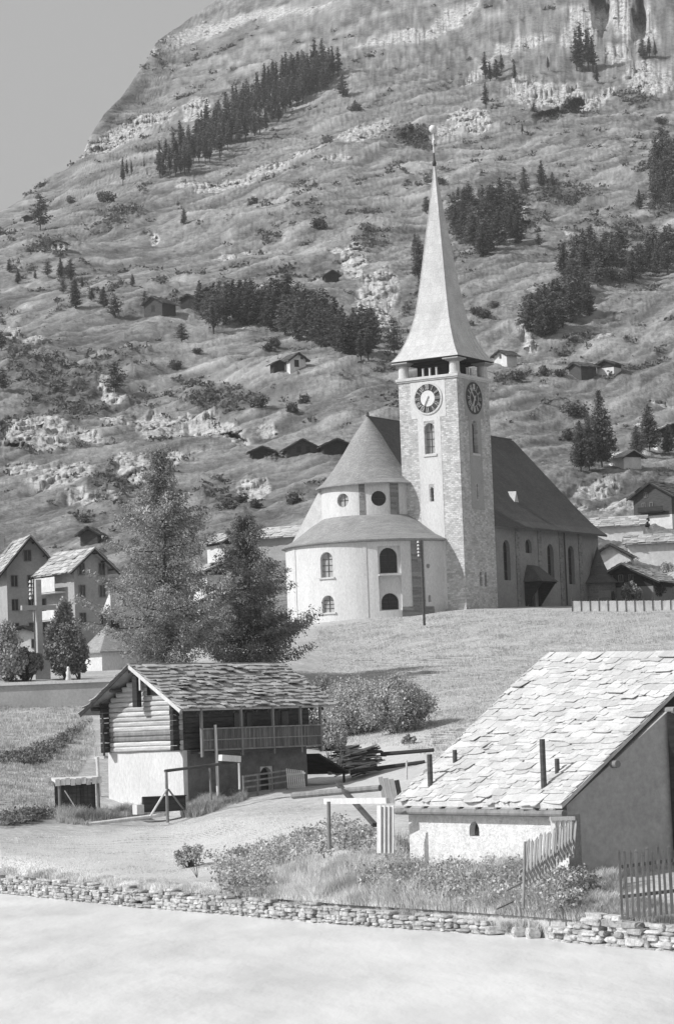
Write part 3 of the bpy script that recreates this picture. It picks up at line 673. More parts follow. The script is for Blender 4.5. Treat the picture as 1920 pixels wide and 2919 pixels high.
# spire
PROF = [(0, 3.98), (0.45, 3.62), (1.05, 3.26), (2.1, 2.80), (3.15, 2.43), (4.8, 2.0), (6.8, 1.69), (9.1, 1.40), (11.4, 1.13), (13.75, .85), (15.5, .64), (17.6, .40), (19.6, .16), (21.2, 0.05)]
SX, SY = cx_, cy_
mb = MB(); vs = []; fs = []
for (h, s0) in PROF:
    for sx, sy in ((-1, -1), (1, -1), (1, 1), (-1, 1)): vs.append((SX + sx * s0, SY + sy * s0, 27.1 + h))
for i in range(len(PROF) - 1):
    for k in range(4): fs.append((i * 4 + k, i * 4 + (k + 1) % 4, i * 4 + 4 + (k + 1) % 4, i * 4 + 4 + k))
fs.append((3, 2, 1, 0)); fs.append(tuple(len(vs) - 4 + k for k in range(4)))
mb.add(vs, fs); sp_o = mb.build('spire', M['spire'], CH)
mb = MB(); tower_box(mb, SX - 3.99, SX + 3.99, SY - 3.99, SY + 3.99, 27.02, 27.097); mb.build('eave', M['wood_dark'], CH)
# standing seams on the flare of the shaded side, ridge rolls along all four edges
def sprof(h): return np.interp(h, [q[0] for q in PROF], [q[1] for q in PROF])
for f in (-0.7, -0.4, -0.1, 0.22, 0.52, 0.8):
    mb = MB(); hs = np.linspace(0.02, 4.2 - abs(f) * 1.2, 9)
    for a, b_ in zip(hs, hs[1:]):
        mb.beam((SX + f * sprof(a), SY - sprof(a) - 0.01, 27.1 + a), (SX + f * sprof(b_), SY - sprof(b_) - 0.01, 27.1 + b_), 0.05, 0.06)
    mb.build('standing_seam', M['seam'], sp_o)
mb = MB()
for sx, sy in ((-1, -1), (1, -1), (-1, 1)):
    for (h0, s0), (h1, s1) in zip(PROF, PROF[1:]): mb.tube((SX + sx * s0, SY + sy * s0, 27.1 + h0), (SX + sx * s1, SY + sy * s1, 27.1 + h1), 0.045, 0.045, 6)
mb.build('ridge_roll', M['spire'], sp_o)
# finial: knob, rod, diamond star and ball
fin = MB(); fin.lathe([(0, 48.0), (0.18, 48.1), (0.24, 48.4), (0.12, 48.7), (0.08, 49.4), (0.06, 49.5), (0, 49.5)], 12, c=(SX, SY)); fo = fin.build('finial', M['metal_dark'], CH, smooth=True)
fb = MB(); fb.tube((SX, SY, 49.5), (SX, SY, 51.7), 0.08, 0.06, 8); fb.build('rod', M['metal_white'], fo)
tdir = Vector((-0.857, -0.515)).normalized()     # star plate across the axis
fb = MB(); st = []
t3 = Vector((-0.80, -0.60, 0))
for k in range(8):
    rr_ = 0.62 if k % 2 == 0 else 0.30; t = math.pi / 4 * k; st.append(Vector((SX, SY, 50.75)) + t3 * math.sin(t) * rr_ + Vector((0, 0, math.cos(t) * rr_ * 1.15)) + Vector((-0.6, 0.8, 0)) * 0.06)
fb.prism(st, Vector((0.6, -0.8, 0)) * 0.12); fb.build('star', M['metal_white'], fo)
fb = MB(); fb.lathe([(0.0, 51.6), (0.2, 51.65), (0.36, 51.85), (0.42, 52.05), (0.36, 52.3), (0.2, 52.46), (0, 52.5)], 16, c=(SX, SY)); fb.build('ball', M['metal_white'], fo, smooth=True)
# clocks
def clock(face):
    if face == 'F': c = Vector((TX0 - 0.03, cy_, 22.95)); nr = Vector((-1, 0, 0)); ri = Vector((0, -1, 0))
    else: c = Vector((cx_, TY0 - 0.03, 22.95)); nr = Vector((0, -1, 0)); ri = Vector((1, 0, 0))
    up = Vector((0, 0, 1)); R = 1.62
    def disc(r0, r1, d0, d1):
        mb = MB(); n = 40; vs = []
        for i in range(n):
            t = 2 * math.pi * i / n; e = ri * math.cos(t) + up * math.sin(t)
            vs += [c + e * r0 + nr * d0, c + e * r1 + nr * d0, c + e * r1 + nr * d1, c + e * r0 + nr * d1]
        fs = []
        for i in range(n):
            j = (i + 1) % n
            for q in range(4): fs.append((i * 4 + q, i * 4 + (q + 1) % 4, j * 4 + (q + 1) % 4, j * 4 + q))
        mb.add(vs, fs); return mb
    ck = disc(0.001, R, 0.0, 0.06).build('clock', M['dial'], CH)
    disc(R - (.1 if face == 'F' else 0), R + 0.08, -0.01, 0.10).build('rim', M['stone_trim'] if face == 'F' else M['metal_dark'], ck)
    disc(0.74 if face == 'F' else 0.84, 0.84 if face == 'F' else 0.88, 0.062, 0.08).build('ring', M['dial_light'], ck)
    if face == 'F': disc(0.001, 0.84, 0.062, 0.075).build('centre_disc', M['dial_light'], ck)  # sunlit dial's overexposure put into pale disc, pale rim and fat numerals
    NUM = ['XII', 'I', 'II', 'III', 'IV', 'V', 'VI', 'VII', 'VIII', 'IX', 'X', 'XI']
    nb = MB()
    for h, s in enumerate(NUM):
        t = math.pi / 6 * h; rad_ = ri * math.sin(t) + up * math.cos(t); tan = ri * math.cos(t) - up * math.sin(t)
        wid = {'I': 0.11, 'V': 0.26, 'X': 0.24}; tot = sum(wid[ch] for ch in s); x = -tot / 2; sc_ = min(1.0, 0.62 / tot)
        for ch in s:
            w_ = wid[ch] * sc_; x0 = x * sc_ if False else x
            a, b_ = 0.93, 1.50
            pt = lambda u, r: c + rad_ * r + tan * (u * sc_) + nr * 0.075
            xm = x + wid[ch] / 2; hw = wid[ch] * 0.36; bw2 = 0.19 if face == 'F' else 0.06
            if ch == 'I': nb.beam(pt(xm, a), pt(xm, b_), bw2, 0.02)
            elif ch == 'V': nb.beam(pt(xm, a), pt(xm - hw, b_), bw2, 0.02); nb.beam(pt(xm, a), pt(xm + hw, b_), bw2 * 0.6, 0.024)
            else: nb.beam(pt(xm + hw, a), pt(xm - hw, b_), bw2, 0.02); nb.beam(pt(xm - hw, a), pt(xm + hw, b_), bw2 * 0.6, 0.024)
            x += wid[ch]
    nb.build('numerals', M['dial_light'], ck)
    for nm, mins, L, w_ in (('minute_hand', 53.0, 1.35, 0.11), ('hour_hand', 34.6, 0.98, 0.16)):
        t = 2 * math.pi * mins / 60; d = ri * math.sin(t) + up * math.cos(t); hb = MB()
        hb.beam(c - d * 0.3 + nr * (0.11 if nm == 'minute_hand' else 0.14), c + d * L + nr * (0.11 if nm == 'minute_hand' else 0.14), w_, 0.025)
        hb.build(nm, M['dial_light'], ck)
clock('F'); clock('S')

# apse: wide lower ring, narrower drum, steep bell-cast cone
RL, RU = 9.2, 5.2
mb = MB(); mb.lathe([(0, -4), (RL, -4), (RL, 8.35), (0, 8.35)], 96); low = mb.build('apse_wall', M['plaster'], CH)
def pol(r, deg): return (r * math.cos(rad(deg)), r * math.sin(rad(deg)))
# angles: local; direction towards camera from O
_AX = np.array([.515, .857, 0]); _AX /= np.linalg.norm(_AX); _PY = np.array([-_AX[1], _AX[0], 0]); _O = np.array([3.616, 277.0, 17.5])
def ch2w(x, y, z): return _O + _AX * x + _PY * y + np.array([0, 0, z])
def ring_ang(R, px, z):        # bearing on a ring round the apse centre seen at image column px
    best = min(np.arange(120, 300, 0.25), key=lambda d: abs(proj(ch2w(R * math.cos(rad(d)), R * math.sin(rad(d)), z))[0] - px))
    return best
def line_x(px, y, z): return min(np.arange(0, 40, 0.05), key=lambda d: abs(proj(ch2w(d, y, z))[0] - px))
def ringn(R, px, z):
    t = rad(ring_ang(R, px, z)); return (math.cos(t), math.sin(t))
n1 = ringn(RL, 930, 6); n2 = ringn(RL, 1109, 6); n3 = ringn(RL, 1219, 6)
at_ = lambda n, R, z: (n[0] * R, n[1] * R, z)
rec = MB(); a = Vector((n2[0], n2[1], 0)); t = Vector((-n2[1], n2[0], 0))
def rect_cut(n, R, w_, z0, z1, d):
    mb = MB(); a = Vector((n[0], n[1], 0)); t = Vector((-n[1], n[0], 0))
    mb.prism([a * (R - d) - t * w_ / 2 + Vector((0, 0, z0)), a * (R - d) + t * w_ / 2 + Vector((0, 0, z0)), a * (R - d) + t * w_ / 2 + Vector((0, 0, z1)), a * (R - d) - t * w_ / 2 + Vector((0, 0, z1))], a * (d + 1)); return mb
carve(low, [arch_prism(at_(n1, RL, 4.6), n1, 1.5, 2.6, 0.55, 1), arch_prism(at_(n1, RL, 1.0), n1, 1.5, 1.75, 0.5, 1), rect_cut(n2, RL, 2.35, 0.9, 7.5, 0.45)])
carve(low, [arch_prism(at_(n2, RL, 4.75), n2, 1.85, 2.6, 0.95, 1), arch_prism(at_(n2, RL, 1.0), n2, 1.8, 1.7, 0.95, 1), arch_prism(at_(n3, RL, 5.4), n3, 0.5, 1.0, 0.4, 1, circ=True), arch_prism(at_(ringn(RL, 1223, 3), RL, 1.7), ringn(RL, 1223, 3), 0.4, 0.7, 0.4, 1)])
pane(at_(n1, RL, 4.6), n1, 1.5, 2.6, 0.5, M['glass_reflect']); pane(at_(n1, RL, 1.0), n1, 1.5, 1.75, 0.45, M['glass_reflect'])
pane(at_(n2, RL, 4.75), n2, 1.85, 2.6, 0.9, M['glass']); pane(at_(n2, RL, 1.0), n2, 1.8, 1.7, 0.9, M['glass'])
mb = MB(); c = Vector(at_(n2, RL, 4.55)); t = Vector((-n2[1], n2[0], 0)); mb.beam(c - t * 1.17, c + t * 1.17, 0.7, 0.16); mb.build('sill', M['stone_trim'], CH)
mb = MB(); c = Vector(at_(n1, RL - 0.02, 4.5)); t = Vector((-n1[1], n1[0], 0)); mb.beam(c - t * 0.95, c + t * 0.95, 0.3, 0.16); mb.build('sill', M['stone_trim'], CH)
mb = MB(); c = Vector(at_(n1, RL - 0.02, 0.9)); mb.beam(c - t * 0.95, c + t * 0.95, 0.3, 0.16); mb.build('sill', M['stone_trim'], CH)
# stone pilaster bands on both rings, footing course
for px, w_ in ((1192, 0.75), (1042, 0.18), (842, 0.3)):
    n = ringn(RL, px, 4); mb = MB(); d = math.degrees(math.atan2(n[1], n[0])); hw = math.degrees(w_ / RL)
    mb.lathe([(RL - 0.05, -3), (RL + 0.05, -3), (RL + 0.05, 8.2), (RL - 0.05, 8.2)], 4, rad(d - hw), rad(d + hw)); mb.build('pilaster', M['stone_nave'] if px > 1100 else M['stone_trim'], CH)
d2 = ring_ang(RL, 1235, 2); d1 = ring_ang(RL, 1145, 2); lo_, hi_ = min(d1, d2), max(d1, d2)
mb = MB(); mb.lathe([(RL, -3), (RL + 0.05, -3), (RL + 0.05, 1.2), (RL, 1.25)], 20, rad(lo_), rad(hi_)); mb.build('footing', M['stone_nave'], CH)
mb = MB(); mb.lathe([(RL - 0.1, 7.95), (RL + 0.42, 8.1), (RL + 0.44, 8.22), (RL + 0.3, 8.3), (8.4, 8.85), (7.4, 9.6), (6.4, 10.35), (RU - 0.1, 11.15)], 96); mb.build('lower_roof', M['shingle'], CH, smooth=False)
mb = MB(); mb.lathe([(0, 8), (RU, 8), (RU, 14.75), (0, 14.75)], 80); up_ = mb.build('drum_wall', M['plaster'], CH)
r1_ = ringn(RU, 976, 12.8); r2_ = ringn(RU, 1079, 12.8)
carve(up_, [arch_prism(at_(r1_, RU, 12.75), r1_, 1.45, 0, 0.5, 1, circ=True), arch_prism(at_(r2_, RU, 12.75), r2_, 1.6, 0, 0.5, 1, circ=True)])
pane(at_(r1_, RU, 12.75), r1_, 1.45, 0, 0.45, M['glass_reflect'], circ=True); pane(at_(r2_, RU, 12.75), r2_, 1.6, 0, 0.45, M['glass'], circ=True)
for px, w_ in ((1124, 0.5), (1032, 0.3)):
    n = ringn(RU, px, 12); mb = MB(); d = math.degrees(math.atan2(n[1], n[0])); hw = math.degrees(w_ / RU)
    mb.lathe([(RU - 0.05, 10.6), (RU + 0.05, 10.6), (RU + 0.05, 14.5), (RU - 0.05, 14.5)], 4, rad(d - hw), rad(d + hw)); mb.build('pilaster', M['stone_nave'], CH)
CONE = [(0.02, 21.95), (.62, 21.2), (1.6, 19.85), (2.77, 17.95), (3.95, 16.2), (5.1, 14.85), (5.8, 14.38), (5.8, 14.25), (5.1, 14.45)]
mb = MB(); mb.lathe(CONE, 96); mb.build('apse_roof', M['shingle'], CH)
# choir body and roof between the cone and the tower
mb = MB(); tower_box(mb, 0.01, 7.5, -5.15, 5.15, 6, 14.7); mb.build('choir_wall', M['plaster'], CH)
mb = MB(); poly = [(0.0, -r, z) for r, z in CONE[::-1][2:]] + [(0.0, r, z) for r, z in CONE[1:-2]]
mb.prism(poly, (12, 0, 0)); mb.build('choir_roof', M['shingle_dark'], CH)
mb = MB(); mb.tube((0, 0, 21.95), (33, 0, 21.95), 0.09, 0.09, 6); mb.lathe([(0, 21.9), (0.2, 22.0), (0.16, 22.35), (0.0, 22.5)], 8); mb.build('ridge_cap', M['shingle_dark'], CH)
# nave
NX0, NX1, NW = 6.2, 33.0, 10.5
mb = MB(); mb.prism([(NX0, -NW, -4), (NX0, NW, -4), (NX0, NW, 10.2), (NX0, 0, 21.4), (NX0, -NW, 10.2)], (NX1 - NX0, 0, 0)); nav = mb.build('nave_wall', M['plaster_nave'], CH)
wins = [line_x(px, -NW, 6) for px in (1444, 1569, 1628)]; sx_ = line_x(1505, -NW, 8)
carve(nav, [arch_prism((x, -NW, 4.2), SD, 1.55, 4.3, 0.5, 1) for x in wins] + [arch_prism((sx_, -NW, 7.3), SD, 1.5, 1.5, 0.4, 1), rect_cut((0, -1), NW, 0.01, 0, 0.01, 0.01) if False else arch_prism((line_x(1515, -NW, 2), -NW, 0.0), SD, 1.7, 3.4, 0.5, 1)])
for x in wins: pane((x, -NW, 4.2), SD, 1.55, 4.3, 0.45, M['glass'])
pane((sx_, -NW, 7.3), SD, 1.5, 1.5, 0.35, M['glass'], bars=False)
dx_ = line_x(1515, -NW, 2)
pane((dx_, -NW, 0.0), SD, 1.7, 3.4, 0.42, M['wood_dark'], bars=False, name='door')
for px in (1476, 1540, 1600, 1655):
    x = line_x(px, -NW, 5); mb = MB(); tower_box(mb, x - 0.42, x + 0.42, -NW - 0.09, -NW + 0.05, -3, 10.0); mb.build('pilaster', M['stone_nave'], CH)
x = line_x(1607, -NW, 5); mb = MB(); mb.tube((x, -NW - 0.22, -2), (x, -NW - 0.22, 9.9), 0.09); mb.build('downpipe', M['metal_dark'], CH)
mb = MB(); tower_box(mb, NX0 + 0.3, NX1 + 0.1, -NW - 0.14, -NW, -3, 0.6); mb.build('footing', M['stone_nave'], CH)
NP = [(0, 21.85), (-3, 18.55), (-6, 15.25), (-8.3, 12.75), (-9.4, 11.65), (-10.4, 10.75), (-11.45, 9.98)]
mb = MB(); top = [(NX0 - 0.4, y, z) for y, z in NP]; bot = [(NX0 - 0.4, y, z - 0.22) for y, z in NP[::-1]]
poly = top + bot[:-1] + [(NX0 - 0.4, 0, 21.6)]; mb.prism(poly, (NX1 - NX0 + 0.9, 0, 0))
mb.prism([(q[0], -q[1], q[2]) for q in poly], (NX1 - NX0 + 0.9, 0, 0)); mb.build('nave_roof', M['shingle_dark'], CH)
# dormer
xd = line_x(1474, -8, 13); mb = MB(); yb = -7.9; zb_ = 13.3
mb.add([(xd - 0.5, yb, zb_ - 0.1), (xd + 0.5, yb, zb_ - 0.1), (xd, yb, zb_ + 1.1), (xd - 0.05, yb + 1.0, zb_ + 1.15), (xd - 0.5, yb + 0.3, zb_), (xd + 0.5, yb + 0.3, zb_)], [(0, 1, 2), (0, 2, 3, 4), (1, 5, 3, 2), (0, 4, 5, 1), (4, 3, 5)])
dm = mb.build('dormer', M['spire'], CH)
# porch on the shaded side
mb = MB(); xp = dx_ + 0.1; y0 = -NW - 2.3; z0 = 4.1
mb.add([(xp - 2.0, y0, z0), (xp + 2.0, y0, z0), (xp + 2.0, -NW, z0), (xp - 2.0, -NW, z0), (xp - 0.9, -NW - 0.6, z0 + 1.7), (xp + 0.9, -NW - 0.6, z0 + 1.7), (xp - 0.9, -NW, z0 + 1.9), (xp + 0.9, -NW, z0 + 1.9)], [(0, 3, 2, 1), (0, 1, 5, 4), (4, 5, 7, 6), (0, 4, 6, 3), (1, 2, 7, 5)])
po = mb.build('porch', M['shingle_dark'], CH)
for sx in (-1.6, 1.6):
    mb = MB(); mb.beam((xp + sx, -NW - 0.1, 0.4), (xp + sx, -NW - 0.1, z0), 0.2, 0.2); mb.beam((xp + sx, -NW - 0.1, 1.6), (xp + sx, y0 + 0.3, z0 - 0.1), 0.16, 0.16); mb.beam((xp + sx, -NW, z0 - 0.1), (xp + sx, y0 + 0.1, z0 - 0.1), 0.16, 0.16)
    mb.prism([(xp + sx, -NW - 0.1, 1.4), (xp + sx, -NW - 0.1, z0 - 0.1), (xp + sx, y0 + 0.3, z0 - 0.1)], (0.05, 0, 0))
    mb.build('bracket', M['wood_dark'], po)
mb = MB()
for i in range(4): tower_box(mb, dx_ - 1.8 - i * 0.1, dx_ + 3.6 + i * 0.1, -NW - 1.2 - 0.35 * i, -NW - 0.15, -1 + 0.003 * i, 0.75 - 0.22 * i)
mb.build('steps', M['dark_stone'], CH)
# round stair turret with small conical roof at the far corner
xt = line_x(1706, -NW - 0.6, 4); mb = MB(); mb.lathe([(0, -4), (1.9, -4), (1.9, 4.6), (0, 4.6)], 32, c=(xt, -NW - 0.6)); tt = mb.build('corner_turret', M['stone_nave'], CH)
mb = MB(); mb.lathe([(2.3, 4.35), (2.3, 4.45), (1.3, 5.3), (0.7, 6.6), (0.02, 8.6)], 32, c=(xt, -NW - 0.6)); mb.build('turret_roof', M['shingle_dark'], tt)
pane((xt - 0.3, -NW - 2.45, 2.1), SD, 0.8, 1.3, -0.02, M['glass'], bars=False)
# sunlit side roof at the left of the drum
mb = MB(); mb.prism([(-1.5, 4.6, 14.3), (-1.5, 5.6, 14.1), (-1.5, 9.6, 8.25), (-1.5, 4.6, 8.25)], (7.5, 0, 0))
mb.build('side_roof', M['stone_trim'], CH)

# ================================================================== generic farm and village buildings
def face_frame(w, d, face):
    return {'F': (Vector((0, -d / 2, 0)), Vector((1, 0, 0)), Vector((0, -1, 0))), 'R': (Vector((w / 2, 0, 0)), Vector((0, 1, 0)), Vector((1, 0, 0))), 'L': (Vector((-w / 2, 0, 0)), Vector((0, -1, 0)), Vector((-1, 0, 0)))}[face]
def house(name, label, cat, loc, w, d, hw, hr, rot, wallm, upm=None, split=0.0, roofm='slab_far', over=0.6, wins=(), doors=(), balc=(), chim=None, group=None, slabsize=(0.7, 0.6, 1.4, 0.07), near=False, sink=2.5, seed=0, logs=False):
    """gable faces local -y, ridge along local y"""
    rg = random.Random(seed + int(loc[0] * 7) + int(loc[1]))
    t = thing(name, label, cat, loc, rot, group)
    def pent(z0, z1, gable, mat, nm, inset=0.0):
        mb = MB(); x = w / 2 - inset; y = d / 2 - inset
        if gable: mb.prism([(-x, -y, z0), (x, -y, z0), (x, -y, hw), (0, -y, hw + hr - (inset * hr / (w / 2))), (-x, -y, hw)], (0, 2 * y, 0))
        else: mb.prism([(-x, -y, z0), (x, -y, z0), (x, -y, z1), (-x, -y, z1)], (0, 2 * y, 0))
        return mb.build(nm, mat, t)
    if split and upm:
        pent(-sink, split, False, M[wallm], 'wall'); 
        if not logs: pent(split + 0.003, 0, True, M[upm], 'upper_wall', -0.08 if near else -0.05)
        else:
            mb = MB(); z = split; r = 0.15; i = 0
            while z < hw + hr - 0.2:
                hx = w / 2 if z < hw else w / 2 * (1 - (z - hw) / hr)
                mb.box((0, -d / 2, z + r), (2 * hx + 0.35, 0.22, 2 * r - 0.02), 0, 0, 0, 0.015, rg)
                if z < hw:
                    for sx in (-1, 1): mb.box((sx * w / 2, 0, z + r * 2), (0.22, d + 0.35, 2 * r - 0.02), 0, 0, 0, 0.015, rg)
                mb.box((0, d / 2, z + r), (2 * hx + 0.3, 0.22, 2 * r - 0.02), 0, 0, 0, 0.015, rg)
                z += 2 * r
            mb.build('upper_wall', M[upm], t)
    else: pent(-sink, 0, True, M[wallm], 'wall')
    # roof
    s_ = hr / (w / 2); ex = w / 2 + over; ze = hw - over * s_; yr = d / 2 + over
    mb = MB()
    for sx in (-1, 1):
        mb.prism([(0, -yr, hw + hr + 0.02), (sx * ex, -yr, ze + 0.02), (sx * ex, -yr, ze + 0.14), (0, -yr, hw + hr + 0.14)], (0, 2 * yr, 0))
    if slabsize:
        for sx in (-1, 1):
            slabs(mb, (sx * ex * 1.01, -yr - 0.03, ze + 0.13), (sx * ex * 1.01, yr + 0.03, ze + 0.13), (0, yr, hw + hr + 0.14), (0, -yr, hw + hr + 0.14), slabsize[0], slabsize[1], slabsize[2], slabsize[3], rg)
    ro = mb.build('roof', M[roofm], t)
    mb = MB()
    for sx in (-1, 1):
        mb.beam((0, -yr + 0.06, hw + hr - 0.1), (sx * ex, -yr + 0.06, ze - 0.1), 0.08, 0.2)
        for k in range(3): f = (k + 0.35) / 3; mb.beam((sx * ex * f * 0.98, -yr + 0.1, hw + hr - 0.16 - f * (hw + hr - ze)), (sx * ex * f * 0.98, -d / 2 + 0.1, hw + hr - 0.16 - f * (hw + hr - ze)), 0.14, 0.14)
    mb.build('rafters', M['wood_dark'], ro)
    if chim:
        mb = MB(); mb.box((chim[0], chim[1], hw + hr + chim[2] / 2 - 0.4), (0.8, 0.8, chim[2] + 0.8)); mb.box((chim[0], chim[1], hw + hr + chim[2] + 0.06), (1.0, 1.0, 0.14)); mb.build('chimney', M['plaster_grey'], ro)
    for (face, u, z, ww, wh) in wins:
        o_, ux, nn = face_frame(w, d, face); c = o_ + ux * u + Vector((0, 0, z))
        off = 0.09 if (near or upm) else 0.04
        mb = MB(); mb.prism([c - ux * ww / 2 + nn * (-0.1), c + ux * ww / 2 + nn * (-0.1), c + ux * ww / 2 + Vector((0, 0, wh)) + nn * (-0.1), c - ux * ww / 2 + Vector((0, 0, wh)) + nn * (-0.1)], nn * (0.1 + off))
        wo_ = mb.build('window', M['glass'], t)
        mb = MB(); fo = nn * (off + 0.03); k = 0.07
        for a, b_ in (((-ww / 2, 0), (ww / 2, 0)), ((-ww / 2, wh), (ww / 2, wh)), ((-ww / 2, 0), (-ww / 2, wh)), ((ww / 2, 0), (ww / 2, wh)), ((0, 0), (0, wh))):
            mb.beam(c + ux * a[0] + Vector((0, 0, a[1])) + fo, c + ux * b_[0] + Vector((0, 0, b_[1])) + fo, k, k)
        mb.build('frame', M['wood_grey'], wo_)
    for (face, u, ww, wh) in doors:
        o_, ux, nn = face_frame(w, d, face); c = o_ + ux * u
        mb = MB(); mb.prism([c - ux * ww / 2 - nn * .1, c + ux * ww / 2 - nn * .1, c + ux * ww / 2 + Vector((0, 0, wh)) - nn * .1, c - ux * ww / 2 + Vector((0, 0, wh)) - nn * .1], nn * 0.14)
        mb.build('door', M['wood_dark'], t)
    for (face, u, z, ww, dep, hh, mt) in balc:
        o_, ux, nn = face_frame(w, d, face); c = o_ + ux * u + Vector((0, 0, z)); mb = MB()
        mb.prism([c - ux * ww / 2, c + ux * ww / 2, c + ux * ww / 2 + nn * dep, c - ux * ww / 2 + nn * dep], (0, 0, 0.14))
        e = c + nn * dep + Vector((0, 0, 0.14))
        mb.prism([e - ux * ww / 2, e + ux * ww / 2, e + ux * ww / 2 + nn * 0.08, e - ux * ww / 2 + nn * 0.08], (0, 0, hh))
        mb.build('balcony', M[mt], t)
    return t
def spx(Y): return Y / FPX          # metres per photograph pixel at distance Y
def hs(name, label, cat, px, py, wpx, asp, hwf, hrf, rot, *a, **k):
    """house standing on the ground at a photograph pixel; wpx = gable width in pixels"""
    q = G(px, py); w_ = wpx * spx(q[1]); return house(name, label, cat, q, w_, w_ * asp, w_ * hwf, w_ * hrf, rad(rot), *a, **k)
SM = (0.6, 0.6, 1.4, 0.045)
# hay barns on the mountain
GB = 'hay barns on the mountainside'
hs('hay_barn', 'dark log barn, leftmost of the row beside the central grove', 'barn', 455, 893, 62, 1.2, .42, .3, -28, 'wood_brown', roofm='roof_dark', doors=[('F', 0, 1, 1.6)], group=GB, slabsize=SM)
hs('hay_barn', 'dark low barn, second of the row beside the central grove', 'barn', 545, 876, 46, 1.1, .42, .25, -20, 'wood_dark', roofm='roof_dark', doors=[('F', 0, .9, 1.4)], group=GB, slabsize=SM)
hs('hay_barn', 'dark barn half hidden by trees at the left end of the central grove', 'barn', 604, 866, 66, 1.0, .35, .3, -15, 'wood_dark', roofm='roof_dark', group=GB, slabsize=SM)
hs('hay_barn', 'barn with a bright limewashed gable alone on the pasture below the central grove', 'barn', 838, 1054, 52, 1.0, .42, .34, 30, 'plaster_far', roofm='roof_dark', doors=[('F', -.3, 1, 1.4)], wins=[('F', .9, 1.6, .5, .5)], group=GB, slabsize=SM)
hs('hay_shed', 'small dark shed leaning against the left side of the bright gabled barn', 'shed', 785, 1052, 32, 1.0, .45, .25, 20, 'wood_dark', roofm='roof_dark', group=GB, slabsize=SM)
hs('hay_barn', 'low dark barn, leftmost of three under the crags left of the apse roof', 'barn', 744, 1302, 60, 1.0, .22, .2, 8, 'wood_dark', roofm='roof_dark', doors=[('F', 0, 1, 1.2)], group=GB, slabsize=SM)
hs('hay_barn', 'broad gabled barn with pale posts, middle one of three under the crags', 'barn', 855, 1292, 92, .8, .13, .27, 10, 'wood_brown', roofm='roof_dark', doors=[('F', -.6, .7, 1), ('F', .9, .7, 1)], group=GB, slabsize=SM)
hs('hay_barn', 'dark barn touching the left edge of the conical apse roof', 'barn', 955, 1286, 76, .9, .2, .22, 12, 'wood_dark', roofm='roof_dark', group=GB, slabsize=SM)
hs('hay_barn', 'small ruined stone barn with dark openings high at the far left', 'barn', 172, 712, 40, .9, .36, .2, -10, 'rubble', roofm='roof_dark', doors=[('F', -.8, 1, 1.2), ('F', .9, .9, 1.2)], group=GB, slabsize=SM)
hs('hay_barn', 'tiny dark hut near the left skyline, right behind the tall round tree', 'barn', 80, 629, 22, .9, .4, .2, -10, 'wood_dark', roofm='roof_dark', group=GB, slabsize=None)
hs('hay_barn', 'dark hut on the bright scree above the central grove', 'barn', 942, 800, 40, .9, .35, .3, 15, 'wood_dark', roofm='roof_dark', group=GB, slabsize=SM)
hs('hay_barn', 'dark wooden barn right of the belfry, left one of a pair on the meadow edge', 'barn', 1658, 1076, 50, 1.2, .55, .24, -52, 'wood_brown', roofm='roof_dark', wins=[('R', 0, 1.6, .5, .4)], group=GB, slabsize=SM)
hs('hay_barn', 'small barn with pale stone base, right one of the pair on the meadow edge', 'barn', 1735, 1062, 52, 1.0, .44, .22, -30, 'plaster_far', 'wood_dark', .9, roofm='roof_dark', group=GB, slabsize=SM)
hs('hay_barn', 'bright plastered hut seen just right of the spire eaves', 'barn', 1440, 1042, 46, 1.0, .55, .3, -42, 'plaster_far', roofm='roof_dark', wins=[('F', 0, 1.2, .4, .8)], group=GB, slabsize=SM)
hs('hay_barn', 'small barn with pale slab roof and dark gable beside the tall right larch', 'barn', 1775, 1326, 60, 1.5, .34, .26, -62 + 90, 'plaster_far', 'wood_dark', 1.0, roofm='slab', group=GB, slabsize=SM)
hs('chalet', 'chalet with bright overhanging roof cut off by the right edge, above the small pale barn', 'chalet', 1905, 1275, 100, .9, .45, .2, 12, 'plaster_far', 'wood_dark', 1.6, roofm='slab', group='village houses', slabsize=SM)
hs('hay_barn', 'dark hut with arched roof above the village at the left', 'barn', 262, 1550, 50, 1.0, .6, .32, -8, 'wood_brown', roofm='roof_dark', group='village houses', slabsize=SM)
# village at the left
VG = 'village houses'
hs('village_house', 'tall four storey rendered gable house with slab roof at the left edge', 'house', 72, 1850, 132, 1.3, 1.78, .60, 20, 'plaster_grey', over=1.1, chim=(-2.0, 2.6, 0.6),
   wins=[('F', u, z, .85, 1.25) for z in (9.9,) for u in (-0.2,)] + [('F', u, z, .8, 1.3) for z in (1.6, 4.3, 7.0) for u in (-1.8, .1, 1.7)], balc=[('F', -.6, 0.6, 3.0, 1.0, .9, 'plaster_far')], group=VG, slabsize=SM)
hs('village_house', 'rendered house with pale slab roof and white balconies, second from the left edge', 'house', 222, 1835, 112, 1.35, 1.95, .42, 38, 'plaster_grey', over=1.0,
   wins=[('F', u, z, .8, 1.3) for z in (2.0, 5.0, 7.4) for u in (-1.2, 1.4)], balc=[('L', -1.2, 5.6, 4.6, 1.3, 1.6, 'plaster_far'), ('L', -1.2, 2.6, 4.6, 1.3, 1.0, 'plaster_far')], group=VG, slabsize=SM)
hs('village_house', 'low white annex with dark roof edge in front of the tall left gable house', 'house', 78, 1870, 105, .7, .62, .16, -5, 'plaster_far', over=.5, group=VG, slabsize=SM, roofm='roof_dark', wins=[('F', 1.2, .8, .7, 1.0)])
